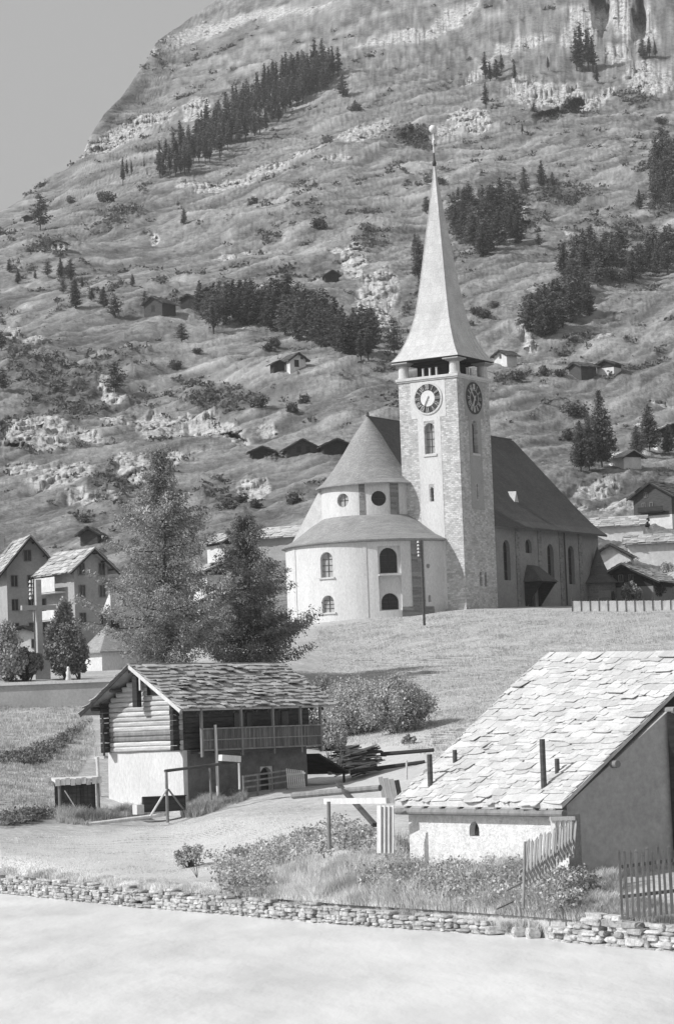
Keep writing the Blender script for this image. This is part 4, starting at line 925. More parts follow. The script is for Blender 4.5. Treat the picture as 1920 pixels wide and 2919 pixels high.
hs('chalet', 'dark log chalet with a pale roof slope behind the two garden larches', 'chalet', 655, 1600, 92, 1.0, .62, .25, 35, 'plaster_far', 'wood_dark', 2.0, over=.7, group=VG, slabsize=SM, wins=[('F', -1, 2.6, .6, .6), ('F', 1, 2.6, .6, .6)])
hs('chalet', 'chalet with white window frames behind the larch branches left of the apse', 'chalet', 630, 1700, 120, .9, .6, .2, 25, 'plaster_far', 'wood_dark', 2.4, over=.7, roofm='slab', group=VG, slabsize=SM, wins=[('F', u, 3.0, .7, .8) for u in (-1.6, 0, 1.6)])
hs('village_house', 'long pale slab roof of a low house immediately left of the apse', 'house', 790, 1590, 120, 1.5, .45, .22, 62, 'plaster_grey', over=.8, roofm='slab', group=VG, slabsize=SM)
hs('village_house', 'white walled house seen between the two garden larches', 'house', 640, 1790, 150, .8, .5, .18, 10, 'plaster_far', over=.7, roofm='slab_far', group=VG, slabsize=SM)
# village at the right
hs('chalet', 'dark wooden chalet with white shutters at the right edge, topmost of the right village', 'chalet', 1888, 1490, 120, .9, .62, .30, -35, 'plaster_far', 'wood_brown', 0.8, over=.8, roofm='roof_dark', group=VG, slabsize=SM, wins=[('F', -1.4, 1.8, .5, .9), ('F', -.2, 1.8, .5, .9), ('F', -1, 3.5, .5, .7)], balc=[('F', 0, 1.2, 4, .8, .7, 'wood_dark')])
hs('village_house', 'white house with long shingled roof right of the nave gable', 'house', 1765, 1535, 76, 1.9, .5, .3, 78, 'plaster_far', over=.5, roofm='slab_far', group=VG, slabsize=SM)
hs('village_house', 'wide grey roofed house with white walls at the right edge below the dark chalet', 'house', 1885, 1600, 120, 1.5, .42, .2, 80, 'plaster_far', over=.6, roofm='slab_far', group=VG, slabsize=SM)
hs('village_house', 'narrow house with steep dark gable just right of the nave roof foot', 'house', 1745, 1625, 110, .8, .35, .3, -12, 'plaster_far', over=.6, roofm='roof_dark', group=VG, slabsize=SM, wins=[('F', -2.0, .8, .5, .7)])
hs('chalet', 'old log chalet with sagging stone slab roof behind the garden bushes', 'chalet', 1808, 1712, 165, 1.1, .36, .25, -24, 'plaster_nave', 'wood_dark', 1.5, over=1.1, roofm='slab_dark', group=VG, slabsize=SM, wins=[('F', -1.6, 2.1, .5, .8), ('F', -.4, 2.1, .5, .8), ('F', .8, 2.1, .5, .8)])
hs('chalet', 'dark chalet corner cut by the right edge beside the stone roofed log chalet', 'chalet', 1955, 1700, 110, 1.0, .5, .25, 40, 'wood_dark', over=.8, roofm='slab_dark', group=VG, slabsize=SM)

# ================================================================== terrace wall, chapel, wayside cross
rt = random.Random(21)
tb0 = P(-460, 2000, 199.3); tb1 = P(345, 1985, 199.3)
za = P(0, 1948, 199.3)[2]
t = thing('terrace_wall', 'plastered retaining wall with pale coping under the white cross at the left', 'wall', (tb0[0], 199.3, za - 3))
L = tb1[0] - tb0[0]
mb = MB(); mb.box((L / 2, 0.3, 0.2), (L, 0.6, 5.2)); mb.build('wall', M['plaster_grey'], t)
mb = MB(); mb.box((L / 2, 0.25, 2.803 + 0.12), (L + 0.1, 0.85, 0.24)); mb.build('coping', M['stone_trim'], t)
# cross
Yc = 206; q = P(116, 1938, Yc); k = spx(Yc)
t = thing('wayside_cross', 'tall white stone cross on a square pedestal above the retaining wall', 'cross', (q[0], Yc, q[2] - 0.3), rad(27))
mb = MB(); mb.box((0, 0, 0.75), (1.25, 1.25, 1.9)); mb.box((0, 0, 1.75), (1.0, 1.0, 0.12)); mb.build('pedestal', M['plaster_grey'], t)
mb = MB()
mb.prism([(-.22, -.2, 1.8), (.22, -.2, 1.8), (.22, .2, 1.8), (-.22, .2, 1.8)], (0, 0, 6.35)); mb.build('shaft', M['plaster_grey'], t)
mb = MB(); mb.box((-0.82, 0, 5.95), (1.19, 0.36, 0.36)); mb.box((0.82, 0, 5.95), (1.19, 0.36, 0.36)); mb.build('crossbar', M['plaster_grey'], t)
q = P(196, 1940, 205)
t = thing('shrine_figure', 'small white stone figure standing on the coping right of the cross', 'statue', (q[0], 205, q[2] - 0.1))
mb = MB(); mb.lathe([(0, 0), (0.22, 0), (0.24, 0.2), (0.16, 0.5), (0.2, 0.75), (0.1, 0.9), (0.12, 1.05), (0.08, 1.18), (0, 1.2)], 12); mb.build('figure', M['porcelain'], t, smooth=True)
# telegraph poles with insulators
def pole(px0, py0, px1, py1, Y, label, ins_px):
    a = P(px0, py0, Y); b_ = P(px1, py1, Y); t = thing('telegraph_pole', label, 'pole', a, 0, 'telegraph poles'); h = b_[2] - a[2]; dx = b_[0] - a[0]
    mb = MB(); mb.tube((0, 0, -0.5), (dx, 0, h), 0.13, 0.10, 10); mb.build('pole', M['wood_brown'], t)
    for i in range(5):
        z = h - 0.25 - i * 0.33
        for s_ in (-1,):
            mb = MB(); x = dx + s_ * 0.30
            mb.lathe([(0, z - 0.02), (0.10, z), (0.11, z + 0.06), (0.07, z + 0.12), (0.08, z + 0.17), (0.04, z + 0.2), (0, z + 0.2)], 10, c=(x, -0.08)); o = mb.build('insulator', M['porcelain'], t)
            mb = MB(); mb.tube((x, -0.08, z - 0.08), (dx, -0.08, z - 0.08), 0.03, 0.03, 6); mb.tube((x, -0.08, z - 0.08), (x, -0.08, z), 0.03, 0.03, 6); mb.build('hook', M['metal_dark'], o)
    return t
pole(1208, 1768, 1199, 1540, 256, 'telegraph pole with white insulators in front of the apse', 0)
pole(105, 1930, 97, 1652, 210, 'telegraph pole with white insulators beside the wayside cross', 0)
# chapel
q = P(315, 1925, 228); k = spx(228)
t = thing('chapel', 'small white chapel with steep shingled roof and pointed bell turret behind the larch', 'chapel', (q[0], 228, q[2] - 0.3), rad(48))
mb = MB(); mb.lathe([(0, -2), (2.3, -2), (2.3, 2.3), (0, 2.3)], 6, a0=math.pi / 6, a1=math.pi / 6 + 2 * math.pi); mb.build('apse_wall', M['plaster'], t)
mb = MB(); tower_box(mb, 0, 5, -2.25, 2.25, -2, 2.3); wl = mb.build('wall', M['plaster'], t)
mb = MB(); mb.lathe([(2.75, 2.2), (2.75, 2.3), (0.3, 4.6), (0.0, 4.65)], 6, a0=math.pi / 6, a1=math.pi / 6 + 2 * math.pi); mb.prism([(0, -2.7, 2.2), (0, 2.7, 2.2), (0, 0, 4.7)], (5.4, 0, 0)); mb.build('roof', M['shingle'], t)
tu = MB(); tu.box((0.3, 0, 4.6), (1.0, 1.0, 0.9)); 
for sx in (-.45, .45):
    for sy in (-.45, .45): tu.box((0.3 + sx * .85, sy * .85, 5.3), (0.12, 0.12, 0.6))
tu_o = tu.build('bell_turret', M['wood_dark'], t)
mb = MB(); vs = []; pr = [(0, .74), (.25, .56), (.7, .4), (1.6, .14), (1.8, .05)]
for h, s0 in pr:
    for sx, sy in ((-1, -1), (1, -1), (1, 1), (-1, 1)): vs.append((0.3 + sx * s0, sy * s0, 5.6 + h))
fs = [(i * 4 + k, i * 4 + (k + 1) % 4, i * 4 + 4 + (k + 1) % 4, i * 4 + 4 + k) for i in range(len(pr) - 1) for k in range(4)] + [(3, 2, 1, 0), (16, 17, 18, 19)]
mb.add(vs, fs); mb.build('turret_roof', M['spire'], tu_o)
mb = MB(); mb.tube((0.3, 0, 7.3), (0.3, 0, 8.2), 0.04, 0.03, 6); mb.tube((0.3, -.2, 7.95), (0.3, .2, 7.95), 0.03, 0.03, 6); mb.build('cross', M['metal_dark'], tu_o)
for ang in (150, 210, 270):
    n = (math.cos(rad(ang)), math.sin(rad(ang))); pane((n[0] * 2.02, n[1] * 2.02, 0.3), n, 0.7, 1.5, -0.02, M['glass_reflect'], bars=False, parent=t)

# ================================================================== granary chalet in the middle left
KX, KY = -8.72, 141.0; KZ = 2.5
C3 = thing('log_barn', 'old log barn on a whitewashed stone base with gallery and stone slab roof', 'barn', (KX, KY, KZ), rad(50))
LX, LY = 10.4, 5.55                      # local x: along the shaded gallery side; local y: along the gable
H1 = 5.72 - KZ; H2 = 8.42 - KZ; HR = 10.22 - KZ
mb = MB(); mb.prism([(0, -0.03, -2.5), (0, LY + 0.15, -2.5), (0, LY + 0.05, H1), (0, 0.0, H1)], (LX - 0.3, 0, 0)); base = mb.build('stone_base', M['plaster'], C3)
carve(base, [arch_prism((6.6, 0, 0.1), (0, -1), 1.0, 2.0, 0.4, 0.6)])
pane((6.6, 0, 0.1), (0, -1), 1.0, 2.0, 0.3, M['wood_dark'], bars=False, parent=C3, name='door')
mb = MB(); tower_box(mb, 0.35, 6.05, -0.09, -0.02, -2, H1 - 0.02); tower_box(mb, 7.15, LX - 0.4, -0.09, -0.02, -2, H1 - 0.02); tower_box(mb, 6.053, 7.147, -0.09, -0.02, 2.15, H1 - 0.02); mb.build('side_shade_cladding', M['dark_stone'], C3)  # dark slabs over this side put its shade into the colour
lr = random.Random(5)
lg = MB(); lg2 = MB(); endm = [MB(), MB()]; z = H1 + 0.02; i = 0; lh = 0.27; mid = LY / 2; ysl = (HR - H2) / (mid + 0.0)
while z < HR - 0.25:
    y0, y1 = 0.0, LY
    if z + lh > H2: f = (z + lh - H2) / (HR - H2) * mid; y0 = f; y1 = LY - f
    hh = lh * lr.uniform(0.9, 1.0)
    # slightly bellied log faces, bleached by the sun
    segs = 7; ys = np.linspace(y0, y1, segs + 1)
    prof = [(-0.11, -hh / 2), (-0.16, -hh / 4), (-0.17, hh / 5), (-0.11, hh / 2), (0.1, hh / 2), (0.1, -hh / 2)]
    vs = []
    for yy in ys:
        w1 = lr.uniform(-0.015, 0.015)
        for a, b_ in prof: vs.append((a + w1, yy, z + hh / 2 + b_ + w1 * 0.6))
    n = 6; fs = [(k * n + q, k * n + (q + 1) % n, (k + 1) * n + (q + 1) % n, (k + 1) * n + q) for k in range(segs) for q in range(n)] + [tuple(range(n)), tuple(range(segs * n + n - 1, segs * n - 1, -1))]
    tgt = lg2 if i in (2, 3) else lg
    tgt.add(vs, fs)
    if z + lh < H2 + 0.15:
        for ei, yy in enumerate((0.16, LY - 0.16)): endm[ei].box((-0.02, yy, z + hh / 2), (0.95, 0.24, hh * 0.96), 0, 0, 0, 0.02, lr)
    z += lh; i += 1
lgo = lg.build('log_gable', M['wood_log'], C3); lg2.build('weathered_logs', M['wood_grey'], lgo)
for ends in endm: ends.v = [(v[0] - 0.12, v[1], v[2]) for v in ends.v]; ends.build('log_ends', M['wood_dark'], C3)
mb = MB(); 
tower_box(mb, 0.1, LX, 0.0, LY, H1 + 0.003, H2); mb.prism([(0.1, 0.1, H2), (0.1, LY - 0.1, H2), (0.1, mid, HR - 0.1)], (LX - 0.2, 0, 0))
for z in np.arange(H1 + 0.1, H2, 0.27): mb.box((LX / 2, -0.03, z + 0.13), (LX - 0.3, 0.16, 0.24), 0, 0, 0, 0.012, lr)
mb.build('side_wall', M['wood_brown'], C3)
# hatch and king post in the gable
mb = MB(); mb.box((-0.17, mid - 0.95, HR - 1.18), (0.06, 0.95, 0.62)); mb.build('hatch', M['glass'], C3)
mb = MB(); mb.box((-0.62, mid - 0.12, HR - 1.25), (0.35, 0.34, 1.7)); mb.build('king_post', M['wood_dark'], C3)
mb = MB(); mb.beam((-0.66, mid - 0.42, HR - 1.2), (-0.66, mid - 0.42, HR - 0.4), 0.08, 0.1); mb.build('hatch_post', M['wood_light'], C3)
# roof
OV = 0.95; OF = 1.05; sl_ = (HR - H2) / mid
er = (-OF, -OV, H2 - OV * sl_); rr0 = (-OF, mid, HR + 0.1); rb = (LX + 0.9, mid, HR + 0.1); eb = (LX + 1.2, -OV, H2 - OV * sl_); el = (-OF, LY + OV + 0.1, H2 - OV * sl_); elb = (LX + 0.9, LY + OV + 0.1, H2 - OV * sl_)
mb = MB()
for a, b_, c, d in ((er, eb, rb, rr0), (el, elb, rb, rr0)):
    mb.prism([Vector(a), Vector(b_), Vector(c), Vector(d)], (0, 0, 0.1))
    slabs(mb, *(Vector(q) + Vector((0, 0, 0.1)) for q in (a, b_, c, d)), 0.34, 0.35, 0.95, 0.05, lr, jag=0.5, lift=1.2)
rf = mb.build('roof', M['slab_dark'], C3)
mb = MB(); mb.beam(Vector(er) + Vector((-0.03, 0, 0.0)), Vector(rr0) + Vector((-0.03, 0, 0.0)), 0.05, 0.2); mb.build('verge_board', M['wood_light'], rf)
mb = MB(); mb.beam(Vector(el) + Vector((-0.03, 0, 0.0)), Vector(rr0) + Vector((-0.03, 0.02, 0.0)), 0.05, 0.2); mb.build('verge_board', M['wood_dark'], rf)
mb = MB()
for f in (0.02, 0.5, 0.98):
    for s_ in (0, 1):
        y = mid + (1 if s_ else -1) * f * (mid + 0.3); z = HR - 0.14 - f * (mid + 0.3) * sl_
        mb.tube((-OF + 0.1, y, z), (0.2, y, z), 0.11, 0.11, 8)
for k in range(12): x = 0.4 + k * 0.93; mb.beam((x, 0.1, H2 - 0.1), (x, -OV + 0.05, H2 - 0.12 - (OV) * sl_), 0.1, 0.12)
mb.build('rafters', M['wood_brown'], rf)
# gallery along the shaded side
GYo = -0.95; gz0 = 5.62 - KZ; gz1 = 6.82 - KZ; gx0, gx1 = 0.55, LX - 0.1
gal = MB(); tower_box(gal, gx0, gx1, GYo, -0.12, gz0 - 0.12, gz0 - 0.02); gal_o = gal.build('gallery', M['wood_brown'], C3)
mb = MB()
x = gx0
while x < gx1: w_ = lr.uniform(0.14, 0.19); mb.box((x + w_ / 2, GYo, (gz0 + gz1) / 2), (w_ - 0.02, 0.04, gz1 - gz0 - 0.06), 0, 0, 0, 0.006, lr); x += w_
mb.build('railing_boards', M['wood_fence'], gal_o)
mb = MB(); mb.beam((gx0, GYo - 0.03, gz1), (gx1, GYo - 0.03, gz1), 0.1, 0.08); mb.beam((gx0, GYo - 0.035, gz0 + 0.06), (gx1, GYo - 0.035, gz0 + 0.06), 0.07, 0.1); mb.beam((gx0, GYo - 0.035, gz0 + 0.6), (gx1, GYo - 0.035, gz0 + 0.6), 0.06, 0.06); mb.build('rail', M['wood_grey'], gal_o)
for x in (gx0, 3.7, 6.3, 8.6, gx1): mb = MB(); mb.beam((x, GYo + 0.02, gz0 - 0.3), (x, GYo + 0.02, H2 - 0.45), 0.13, 0.13); mb.build('post', M['wood_grey'], gal_o)
mb = MB(); mb.tube((1.55, GYo - 0.1, -0.4), (1.5, GYo - 0.1, gz1 + 0.2), 0.09, 0.07, 8); mb.build('post', M['wood_light'], gal_o)
for x, w_ in ((4.4, .8), (5.3, .55), (7.6, .45), (8.2, .6)): mb = MB(); mb.box((x, -0.13, gz0 + 1.35), (w_, 0.06, 1.35)); mb.build('window', M['glass'], C3)
# left side gallery posts
mb = MB(); mb.tube((0.4, LY + 0.75, gz0 - 0.1), (0.3, LY + 0.7, H2 - 0.6), 0.06, 0.06, 8); mb.build('side_post', M['wood_brown'], C3)
mb = MB(); mb.tube((-0.2, LY + 0.55, -1.2), (-0.25, LY + 0.65, gz0 - 0.1), 0.11, 0.09, 8); mb.build('side_post', M['wood_light'], C3)
mb = MB(); tower_box(mb, -0.2, 6, LY + 0.18, LY + 0.95, gz0 - 0.2, gz0 - 0.05)
for k in range(5): mb.box((-0.2, LY + 0.28 + 0.15 * k, gz0 + 0.2), (0.05, 0.05, 0.5))
mb.build('side_gallery', M['wood_log'], C3)
# stone steps and lean-to at the far end
mb = MB()
for k in range(7): tower_box(mb, LX - 1.6 + 0.001 * k, LX + 0.6 + 0.25 * (7 - k) * 0.6, -1.2 + 0.002 * k, -0.1, -1 + 0.26 * k, -0.72 + 0.26 * k - 0.003)
mb.build('steps', M['dark_stone'], C3)
mb = MB(); mb.prism([(LX + 0.1, -0.6, 2.6), (LX + 0.1, 3.4, 2.6), (LX + 2.6, 3.4, 1.5), (LX + 2.6, -0.6, 1.5)], (0, 0, 0.12)); mb.tube((LX + 2.4, -0.4, -1), (LX + 2.4, -0.4, 1.5), 0.07); mb.tube((LX + 2.4, 3.2, -1), (LX + 2.4, 3.2, 1.5), 0.07); mb.build('lean_to', M['wood_dark'], C3)

# bits of timber around the barn ------------------------------------------------
def place(px, py, Y=None):
    if Y is None: return Vector(G(px, py))
    q = P(px, py, Y); return Vector((q[0], q[1], q[2]))
def post_thing(name, label, cat, segs, base, group=None, part=None):
    """things made of straight timbers: segs = (pixel a, Y a, pixel b, Y b, radius, kind)"""
    b0 = Vector(P(*base)); t = thing(name, label, cat, b0, 0, group)
    for i, (a, Ya, b_, Yb, r, nm, mt) in enumerate(segs):
        p0 = Vector(P(a[0], a[1], Ya)) - b0; p1 = Vector(P(b_[0], b_[1], Yb)) - b0
        mb = MB()
        if nm.startswith('board'): mb.beam(p0, p1, r * 2, r * 2)
        else: mb.tube(p0, p1, r, r * 0.9, 9)
        mb.build(nm, M[mt], t)
    return t
# flat-roofed hutch left of the barn
h0 = Vector(P(225, 2335, 137)); t = thing('lean_to_hutch', 'low plank hutch with flat pale board roof left of the log barn', 'shed', h0, rad(12))
mb = MB(); mb.box((0, 0.9, 2.05), (2.35, 1.9, 0.14), 0, 0.05); 
for k in range(9): mb.box((-1.05 + k * 0.27, -0.09, 1.93 + 0.02 * (k % 3)), (0.24, 0.05, 0.34), 0, 0, 0, 0.02, lr)
mb.build('roof', M['wood_light'], t)
mb = MB()
for k in range(8): mb.box((-0.55 + k * 0.2, 0.35, 0.9), (0.18, 0.04, 1.9), 0, 0, 0, 0.01, lr)
mb.box((0, 1.6, 0.9), (2.1, 0.06, 1.9)); mb.build('wall', M['wood_brown'], t)
for x in (-0.95, 1.05): mb = MB(); mb.tube((x, 0, -0.8), (x, 0, 1.95), 0.09, 0.08); mb.build('post', M['wood_grey'], t)
mb = MB(); mb.beam((-1.0, -0.25, 0.5), (0.0, -0.25, -0.3), 0.26, 0.05); mb.beam((-0.7, -0.15, 1.5), (0.3, -0.2, -0.2), 0.12, 0.05); mb.build('leaning_board', M['wood_light'], t)
post_thing('trellis', 'rough timber frame of posts, crossbeam and braces in front of the whitewashed base', 'frame', [
 ((478, 2345), 136, (474, 2200), 136, .085, 'post', 'wood_grey'), ((470, 2198), 136, (690, 2170), 139, .08, 'crossbeam', 'wood_brown'), ((428, 2328), 135, (476, 2248), 136, .06, 'brace', 'wood_light'), ((480, 2250), 136, (522, 2305), 136.6, .05, 'brace', 'wood_grey'),
 ((602, 2280), 137.5, (598, 2190), 137.5, .06, 'post', 'wood_grey'), ((683, 2250), 139, (681, 2168), 139, .06, 'post', 'wood_light'), ((628, 2160), 138, (682, 2164), 138.8, .16, 'board', 'wood_light')], (478, 2345, 136))
h0 = Vector(P(468, 2318, 137.5)); t = thing('water_trough', 'dark wooden trough behind the timber frame at the foot of the white base', 'trough', h0, rad(10))
mb = MB(); mb.box((0, 0, 0.15), (2.2, 0.8, 0.1)); mb.box((0, -0.38, 0.5), (2.2, 0.07, 0.7)); mb.box((0, 0.38, 0.5), (2.2, 0.07, 0.7)); mb.box((-1.07, 0, 0.5), (0.07, 0.68, 0.7)); mb.box((1.07, 0, 0.5), (0.07, 0.68, 0.7)); mb.box((0, -0.38, 0.88), (2.3, 0.14, 0.05)); mb.build('trough', M['wood_dark'], t)
mb = MB(); mb.box((-1.35, -0.2, 0.25), (0.4, 0.6, 0.5), 0.3); mb.build('end_stone', M['plaster'], t)
post_thing('ground_log', 'pale straight log lying on the meadow edge in front of the hutch', 'log', [((232, 2352), 134, (468, 2322), 135.5, .10, 'log', 'wood_light')], (232, 2352, 134))
# fence along the gallery side
fr = random.Random(9)
t0 = Vector(P(695, 2262, 141)); t = thing('rail_fence', 'dark low rail fence in the shade under the barn gallery', 'fence', t0)
mb = MB()
pts = [Vector(P(px, py, Y)) - t0 for px, py, Y in ((695, 2262, 141), (735, 2256, 142), (775, 2250, 143), (818, 2243, 144))]
for q in pts: m2 = MB(); m2.tube(q + Vector((0, 0, -0.3)), q + Vector((0, 0, 0.95)), 0.06); m2.build('post', M['wood_grey'], t)
for z in (0.3, 0.62, 0.9):
    m2 = MB()
    for a, b_ in zip(pts, pts[1:]): m2.beam(a + Vector((0, -.06, z)), b_ + Vector((0, -.06, z)), 0.04, 0.09)
    m2.build('rail', M['wood_grey'], t)
t0 = Vector(P(822, 2246, 143)); t = thing('picket_gate', 'short leaning picket gate at the far end of the rail fence by the barn', 'gate', t0, 0)
for k in range(9):
    m2 = MB(); x = k * 0.11; m2.beam((x, -0.1, 0), (x - 0.06, 0.02, 1.05 - 0.02 * k), 0.07, 0.03); m2.build('picket', M['wood_log'], t)
m2 = MB(); m2.beam((-0.05, 0.02, 0.72), (0.95, 0.02, 0.76), 0.04, 0.09); m2.build('rail', M['wood_log'], t)
# pile of brushwood
t0 = Vector(P(1010, 2205, 152)); t = thing('brushwood_pile', 'heap of cut branches and poles stacked behind the barn', 'woodpile', t0); lb = MB(); db = MB()
for k in range(200):
    a = fr.uniform(-0.5, 0.5); c = Vector((fr.uniform(-0.6, 1.0), fr.uniform(-0.8, 1.5), fr.uniform(0.0, 1.5) * (1 - 0.1 * k / 150))); Lb = fr.uniform(0.7, 2.0)
    d = Vector((math.cos(a), math.sin(a) * 0.6, fr.uniform(-0.1, 0.3))).normalized()
    (db if fr.random() < .45 else lb).tube(c - d * Lb / 2, c + d * Lb / 2, fr.uniform(0.02, 0.055), None, 5)
for k in range(22):
    c = Vector((-1.0 + fr.uniform(-0.5, 0.3), -0.9, 0)); d = Vector((fr.uniform(-0.5, 0.6), fr.uniform(-.2, .5), 1)).normalized(); lb.tube(c, c + d * fr.uniform(0.8, 1.5), 0.035, 0.02, 5)
db.build('dark_branches', M['wood_brown'], t); lb.build('bleached_branches', M['wood_log'], t)
for (a, b_, lab) in (((1085, 2150), (1235, 2138), 'upper dark beam lying on the bank behind the slab roof'), ((1000, 2200), (1210, 2172), 'lower dark beam lying across the bank behind the slab roof')):
    post_thing('beam', lab, 'beam', [(a, 150, b_, 149, .12, 'log', 'wood_dark')], (a[0], a[1], 150), 'beams on the bank')
post_thing('post', 'short pale stake standing between the two beams on the bank', 'stake', [((1158, 2225), 140, (1158, 2168), 140, .06, 'stake', 'wood_log')], (1158, 2225, 140))
t0 = Vector(P(1120, 2268, 104)); t = thing('board_stack', 'few boards leaning upright at the left corner of the slab roofed barn', 'boards', t0, rad(15))
for k in range(4): m2 = MB(); m2.beam((k * 0.22 - .35, 0, -0.3), (k * 0.22 - 0.47, 0.1, 0.75 - 0.05 * k), 0.19, 0.04); m2.build('board', M['wood_light' if k < 3 else 'wood_brown'], t)
# log, diagonal beam, plank rail and plank door left of the stone roof
post_thing('pole_rail', 'round dark pole with its cut end showing, resting left of the slab roofed barn', 'pole', [((835, 2268), 100, (1083, 2246), 97, .13, 'log', 'wood_grey')], (835, 2268, 100), 'timbers left of the slab roofed barn')
post_thing('diagonal_beam', 'dark squared beam leaning down to the right across the pole', 'beam', [((962, 2234), 99, (1068, 2352), 94, .075, 'board_beam', 'wood_brown')], (1068, 2352, 94), 'timbers left of the slab roofed barn')
t = post_thing('plank_fence', 'pale plank rail on a single post with a narrow board panel at the barn corner', 'fence', [((928, 2284), 94, (1105, 2282), 92, .10, 'board_rail', 'wood_light'), ((938, 2420), 93.5, (936, 2285), 93.5, .075, 'post', 'wood_grey')], (938, 2420, 93.5))
b0 = Vector(P(938, 2420, 93.5))
for k in range(4):
    a = Vector(P(1080 + k * 12, 2432, 91.5)) - b0; c = Vector(P(1080 + k * 12, 2296, 91.5)) - b0; m2 = MB(); m2.beam(a, c, 0.17, 0.035, (.78, -.62, 0)); m2.build('board', M['wood_light'], t)

# ================================================================== stone roofed barn at the right
SL = Vector(P(1125, 2285, 93)); SC = Vector(P(1600, 2292, 84)); SR1 = Vector(P(2030, 1860, 88)); SR0 = Vector(P(1560, 1865, 97))
B0 = Vector((SC.x, SC.y, 1.6))
t = thing('slab_roofed_barn', 'low whitewashed stone barn with a huge sunlit roof of irregular stone slabs', 'barn', B0); SB = t
al = (SL - SC).normalized(); al.z = 0; al.normalize(); upd = Vector((-al.y, al.x, 0)); upd = -upd if upd.y < 0 else upd
sr = random.Random(8)
mb = MB(); rc_ = [q - B0 for q in (SC, SL, SR0, SR1)]
mb.prism(rc_, (0, 0, -0.14))
slabs(mb, *rc_, 0.235, 0.25, 1.35, 0.02, sr, jag=1.0, lift=1.0)
rb0 = rc_[3] + upd * 5.5 + Vector((0, 0, -4)); rb1 = rc_[2] + upd * 5.5 + Vector((0, 0, -4)); mb.prism([rc_[3], rc_[2], rb1, rb0], (0, 0, -0.12))
rf = mb.build('roof', M['slab'], t)
ins = lambda q, a_, u_: Vector((q.x, q.y, 0)) + al * a_ + upd * u_
c0 = SC - B0; lenW = (Vector((SL.x, SL.y, 0)) - Vector((SC.x, SC.y, 0))).length
z_e = c0.z - 0.18
# front wall (sunlit, under the eave) and gable (shaded)
mb = MB(); f0 = ins(c0, 0.25, 0.35); f1 = ins(c0, lenW - 0.3, 0.35)
mb.prism([Vector((f0.x, f0.y, -1.5)), Vector((f1.x, f1.y, -1.5)), Vector((f1.x, f1.y, z_e - 0.18)), Vector((f0.x, f0.y, z_e - 0.18))], upd * 0.5)
fw = mb.build('front_wall', M['rubble'], t)
fn = -upd; cpos = ins(c0, lenW * 0.56, 0.35)
carve(fw, [arch_prism((cpos.x, cpos.y, z_e - 0.95), (fn.x, fn.y), 0.62, 0.5, 0.35, 0.5)])
pane((cpos.x, cpos.y, z_e - 0.95), (fn.x, fn.y), 0.62, 0.5, 0.25, M['glass'], bars=False, parent=t)
slope = (SR1.z - SC.z) / ((SR1 - SC).dot(upd)); dw = 9.0
g0 = ins(c0, 0.25, 0.353)
top = lambda u: z_e + (u) * slope - 0.12
dg = 4.55
pg = [Vector((g0.x, g0.y, -2)), Vector((g0.x, g0.y, top(0.35))), Vector((0, 0, 0)), Vector((0, 0, 0))]
pe = ins(c0, 0.25, dg); pg[2] = Vector((pe.x, pe.y, top(dg))); pg[3] = Vector((pe.x, pe.y, -2))
mb = MB(); mb.prism(pg, al * 0.5); mb.build('gable_wall', M['plaster_grey'], t)
pe2 = ins(c0, 1.0, dg + .003); pf = ins(c0, 1.0, 11.0)
mb = MB(); mb.prism([Vector((pe2.x, pe2.y, -2)), Vector((pe2.x, pe2.y, top(dg))), Vector((ins(c0, 1.0, 6.2).x, ins(c0, 1.0, 6.2).y, top(6.2))), Vector((pf.x, pf.y, top(2))), Vector((pf.x, pf.y, -2))], al * 0.2)
mb.build('timber_wall', M['wood_dark'], t)
mb = MB(); q1 = ins(c0, 0.18, dg + 0.05); mb.beam(Vector((q1.x, q1.y, -2)), Vector((q1.x, q1.y, top(dg) - 0.05)), 0.3, 0.3)
mb.build('corner_post', M['wood_dark'], t)
mb = MB()
for u in (0.05, 2.2, 4.6):
    a = ins(c0, -0.05, u); b_ = ins(c0, lenW, u); mb.tube(Vector((a.x, a.y, top(u) - 0.04)), Vector((b_.x, b_.y, top(u) - 0.04)), 0.12, 0.12, 10)
for k in range(9):
    a = ins(c0, 0.4 + k * lenW / 9, -0.02); b_ = ins(c0, 0.4 + k * lenW / 9, 0.6); mb.beam(Vector((a.x, a.y, z_e - 0.02)), Vector((b_.x, b_.y, z_e + 0.35)), 0.13, 0.11)
mb.build('purlins', M['wood_grey'], rf)
nrm_r = (rc_[1] - rc_[0]).cross(rc_[3] - rc_[0]).normalized(); nrm_r = nrm_r if nrm_r.z > 0 else -nrm_r
def roof_hit(px, py):
    d = Vector(P(px, py, 100)) - Vector(CAM); o = Vector(CAM) - B0; k = (rc_[0] - o).dot(nrm_r) / d.dot(nrm_r); return o + d * k
for (pb, ph, r) in (((1549, 2248), 140, .1), ((1587, 2205), 42, .085), ((1226, 2243), 92, .1), ((1296, 2180), 42, .085)):
    q = roof_hit(*pb); hgt = ph * (q.y + B0.y) / FPX; mb = MB(); mb.tube(q + Vector((0, 0, -0.4)), q + Vector((0.01, 0, hgt)), r, r * 0.93, 10); mb.build('post', M['wood_brown'], t)
